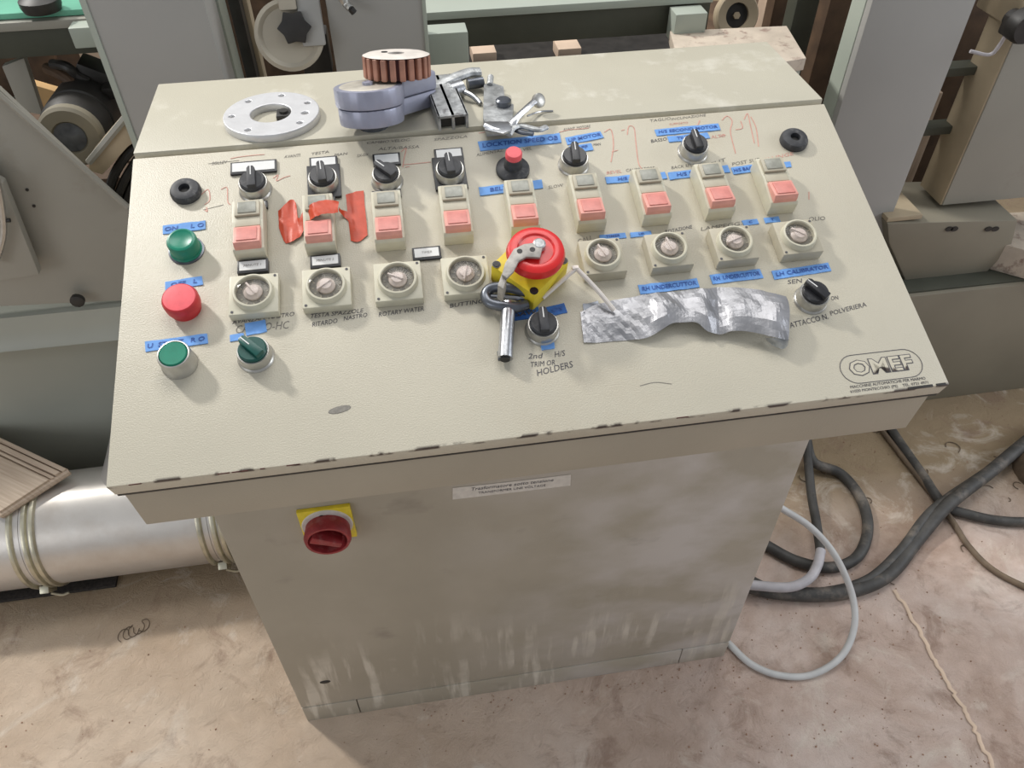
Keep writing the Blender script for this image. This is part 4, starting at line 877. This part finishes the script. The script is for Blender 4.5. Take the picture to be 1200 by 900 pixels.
# ================================================================== duct, moulding, hoses
PR, PY, PZc = .128, .664, .142
dc = thing('metal_duct', 'galvanised round duct lying on the floor behind left of the console', 'duct', (-.6, PY, 0))
MX = Matrix(((0, 0, 1, 0), (0, 1, 0, PY), (-1, 0, 0, PZc), (0, 0, 0, 1)))
xA, xB = ony(12, 600, PY - .06).x, ony(247, 600, PY - .06).x
pf_ = [(PR, -1.6), (PR, xA - .03)]
def pipe(b, x0, x1, r0, r1): lathe(b, [(r0 - .003, x0), (r0, x0), (r1, x1), (r1 - .003, x1)], 48, MX)
one('duct_section', 'galv', T(0, 0, 0), dc, lambda b: pipe(b, -1.7, xA, PR, PR))
one('duct_section', 'galv', T(0, 0, 0), dc, lambda b: pipe(b, xA + .001, xB, PR, PR))
one('duct_section', 'galv', T(0, 0, 0), dc, lambda b: pipe(b, xB + .001, .35, PR, PR))
for xc in (xA, xB):
    for dx in (-.018, .012, .028):
        one('clamp_ring', 'galvb', T(0, 0, 0), dc, lambda b: lathe(b, [(PR, xc + dx - .007), (PR + .006, xc + dx - .004), (PR + .007, xc + dx), (PR + .006, xc + dx + .004), (PR, xc + dx + .007)], 48, MX))
    ang = math.radians(205)
    one('clamp_latch', 'galvb', T(xc, PY - (PR + .008) * .80, PZc - (PR + .008) * .55), dc, lambda b: (abox(b, -.009, .011, -.012, .006, -.02, .022, bev=.002, M4=RX(.7)), tube(b, [(0, -.004, -.02), (.02, -.006, -.03), (.035, -.002, -.03)], .003, 8, 4)))
br0 = ony(160, 575, .70); br1 = ony(172, 480, .74)
one('branch_pipe', 'galv', T(0, 0, 0), dc, lambda b: tube(b, [br0, br0.lerp(br1, .35), br1, br1 + (br1 - br0) * .5], [.085 - .0016 * k for k in range(18)] + [.056] * 20, 36, 8))
tag(boxo('mesh_shadow_strip', 'mesh', T(-.9, 0, 0), None, -.9, .45, .575, .612, 0, .008, bev=.001), 'thin black strip for mesh and shadow on the floor in front of the duct', 'mesh and shadow strip')  # dark mesh and the duct's shadow put into a single strip
# wood moulding
zw = .288
wp = [onz(78, 549, .306), onz(-40, 494, .306), None, onz(0, 600, .284)]; wp[2] = wp[1] + (wp[3] - wp[0]) * .95
d1 = (wp[1] - wp[0]).normalized(); d2v = (wp[3] - wp[0])
nz_ = d1.cross(d2v).normalized(); nz_ = nz_ if nz_.z > 0 else -nz_
Ww = frame(wp[0], d1, nz_.cross(d1), nz_)
l2 = [Ww.inverted() @ p for p in wp]
wm = thing('wooden_moulding', 'pale grooved wooden moulding lying on the duct at the left edge', 'moulding', wp[0])
def wprism(z0, z1, off):
    return lambda b: prism(b, [(l2[0].x + off, l2[0].y + off * .9), (l2[1].x, l2[1].y + off), (l2[2].x, l2[2].y), (l2[3].x, l2[3].y)], z0, z1, bev=.002)
one('board', 'wood', Ww, wm, wprism(-.022, -.006, 0))
sgn = 1 if l2[3].y > 0 else -1
ex = l2[1].x
def strip(y0, y1, z0, z1):
    k = (l2[3].x - l2[0].x) / (l2[3].y - l2[0].y)
    return lambda b: prism(b, [(y0 * sgn * k, y0 * sgn), (ex, y0 * sgn), (ex, y1 * sgn), (y1 * sgn * k, y1 * sgn)], z0, z1, bev=.0015)
for y0, y1, z0, z1 in ((.0, .010, -.007, .000), (.013, .024, -.007, .003), (.027, .034, -.007, -.001), (.038, abs(l2[3].y) * .99, -.007, .002)):
    one('moulding_strip', 'wood', Ww, wm, strip(y0, y1, z0, z1))
one('moulding_strip', 'wood', Ww, wm, lambda b: tube(b, [(l2[0].x, l2[0].y, -.012), (l2[3].x, l2[3].y, -.012), (l2[2].x, l2[2].y, -.012)], .008, 8, 0))
# hoses on the floor at the right
def hose(name, label, cat, pts, r, m='hose', seg=12):
    P = [onz(x, y, h + r) for x, y, h in pts]; c = P[0]
    o = one(name, m, T(c.x, c.y, 0), None, lambda b: tube(b, [p - Vector((c.x, c.y, 0)) for p in P], r, seg, 9)); return tag(o, label, cat, {'rubber_hose': 'rubber hoses on the floor right of the cabinet', 'power_cable': 'pale cables at the cabinet foot'}[name])
hose('rubber_hose', 'thick dusty black hose crossing the floor from the cabinet to the right edge', 'hose', [(850, 660, 0), (878, 686, 0), (930, 696, 0), (990, 694, 0), (1040, 674, 0), (1075, 632, 0), (1110, 592, .02), (1160, 553, .02), (1215, 508, .02), (1260, 480, 0)], .017)
hose('rubber_hose', 'dusty black hose lying along the far side of the thick crossing hose', 'hose', [(840, 640, 0), (870, 672, 0), (905, 690, 0), (960, 694, 0), (1015, 680, .012), (1055, 645, .012), (1092, 598, .022), (1145, 560, .02), (1206, 520, .0), (1260, 490, 0)], .011)
hose('rubber_hose', 'dusty black hose looping on the floor just right of the cabinet', 'hose', [(944, 510, .05), (953, 541, .02), (985, 555, 0), (1009, 585, 0), (1017, 620, 0), (1005, 652, 0), (975, 665, .0), (935, 658, 0), (900, 640, 0), (870, 620, 0)], .0135)
hose('rubber_hose', 'black hose running straight down beside the cabinet edge', 'hose', [(945, 500, .08), (947, 540, .05), (951, 580, .03), (957, 615, .025), (961, 650, .027), (952, 672, .03)], .0115)
hose('rubber_hose', 'black hose curving from under the console corner to the right edge', 'hose', [(1030, 480, 0), (1050, 512, 0), (1080, 555, 0), (1106, 591, 0), (1140, 604, 0), (1180, 611, 0), (1240, 612, 0)], .0125)
hose('rubber_hose', 'thin brown dusty hose at the lower right, below the curving hose', 'hose', [(1030, 500, 0), (1065, 545, 0), (1112, 605, 0), (1135, 640, 0), (1170, 672, 0), (1240, 705, 0)], .0075, 'hoseb')
hose('power_cable', 'grey white cable arching out of the cabinet and back to its bottom corner', 'cable', [(905, 588, .30), (918, 597, .28), (950, 618, .22), (978, 650, .16), (998, 695, .08), (1001, 735, .04), (985, 770, .012), (950, 791, 0), (912, 791, 0), (880, 778, 0), (856, 756, 0), (835, 735, 0)], .0075, 'cablew')
hose('power_cable', 'pale lilac cable stub behind the arching grey cable', 'cable', [(850, 682, .02), (885, 686, .03), (925, 688, .035), (948, 678, .04), (958, 662, .04), (962, 645, .04)], .0115, 'cablel')
e = onz(1197, 560, 0); tag(one('wire_brush', 'hoseb', T(e.x + .03, e.y, 0), None, lambda b: lathe(b, [(0, .05), (.03, .045), (.042, .02), (.04, 0), (0, 0)], 20, Matrix.Scale(1.6, 4, (0, 1, 0)))), 'round brown bristly lump on the floor at the right edge', 'brush')
# crumbs of stone scattered on the floor (countless)
def crumbs(b):
    for k in range(520):
        zone = random.random()
        if zone < .45: x, y = random.uniform(.75, 1.45), random.uniform(-.12, .35)
        elif zone < .7: x, y = random.uniform(1.2, 2.0), random.uniform(.3, .8)
        elif zone < .85: x, y = random.uniform(.25, .95), random.gauss(.155, .02)
        else: x, y = random.uniform(-.7, .3), random.uniform(0, .45)
        s_ = random.uniform(.0006, .0024)
        if BX0 < x < BX1 and y > BY - .006: continue
        t = bmesh.new(); bmesh.ops.create_icosphere(t, subdivisions=1, radius=s_)
        for v in t.verts: v.co *= random.uniform(.6, 1.2)
        t.transform(T(x, y, s_ * .3)); join(b, t)
tag(one('stone_crumbs', 'crumb', T(0, 0, 0), None, crumbs, smooth=False), 'brown stone crumbs scattered over the dusty floor', 'debris', kind='stuff')

def curls(b):
    for k in range(26):
        x, y = random.uniform(1.3, 2.05), random.uniform(.28, .78); a = random.uniform(0, 6.28); r_ = random.uniform(.008, .02); n = random.randint(4, 8)
        tube(b, [(x + r_ * math.cos(a + q * .6), y + r_ * math.sin(a + q * .6) * random.uniform(.8, 1.1), .002) for q in range(n)], .0012, 5, 3)
    for k in range(5):
        x, y = onz(145 + 6 * k, 745 - 3 * k, 0).xy; tube(b, [(x + .012 * math.cos(q * .9 + k), y + .016 * math.sin(q * .9 + k), .0015) for q in range(6)], .0009, 5, 3)
tag(one('fibre_curls', 'hoseb', T(0, 0, 0), None, curls), 'thin brown fibre curls scattered over the floor', 'debris', kind='stuff')
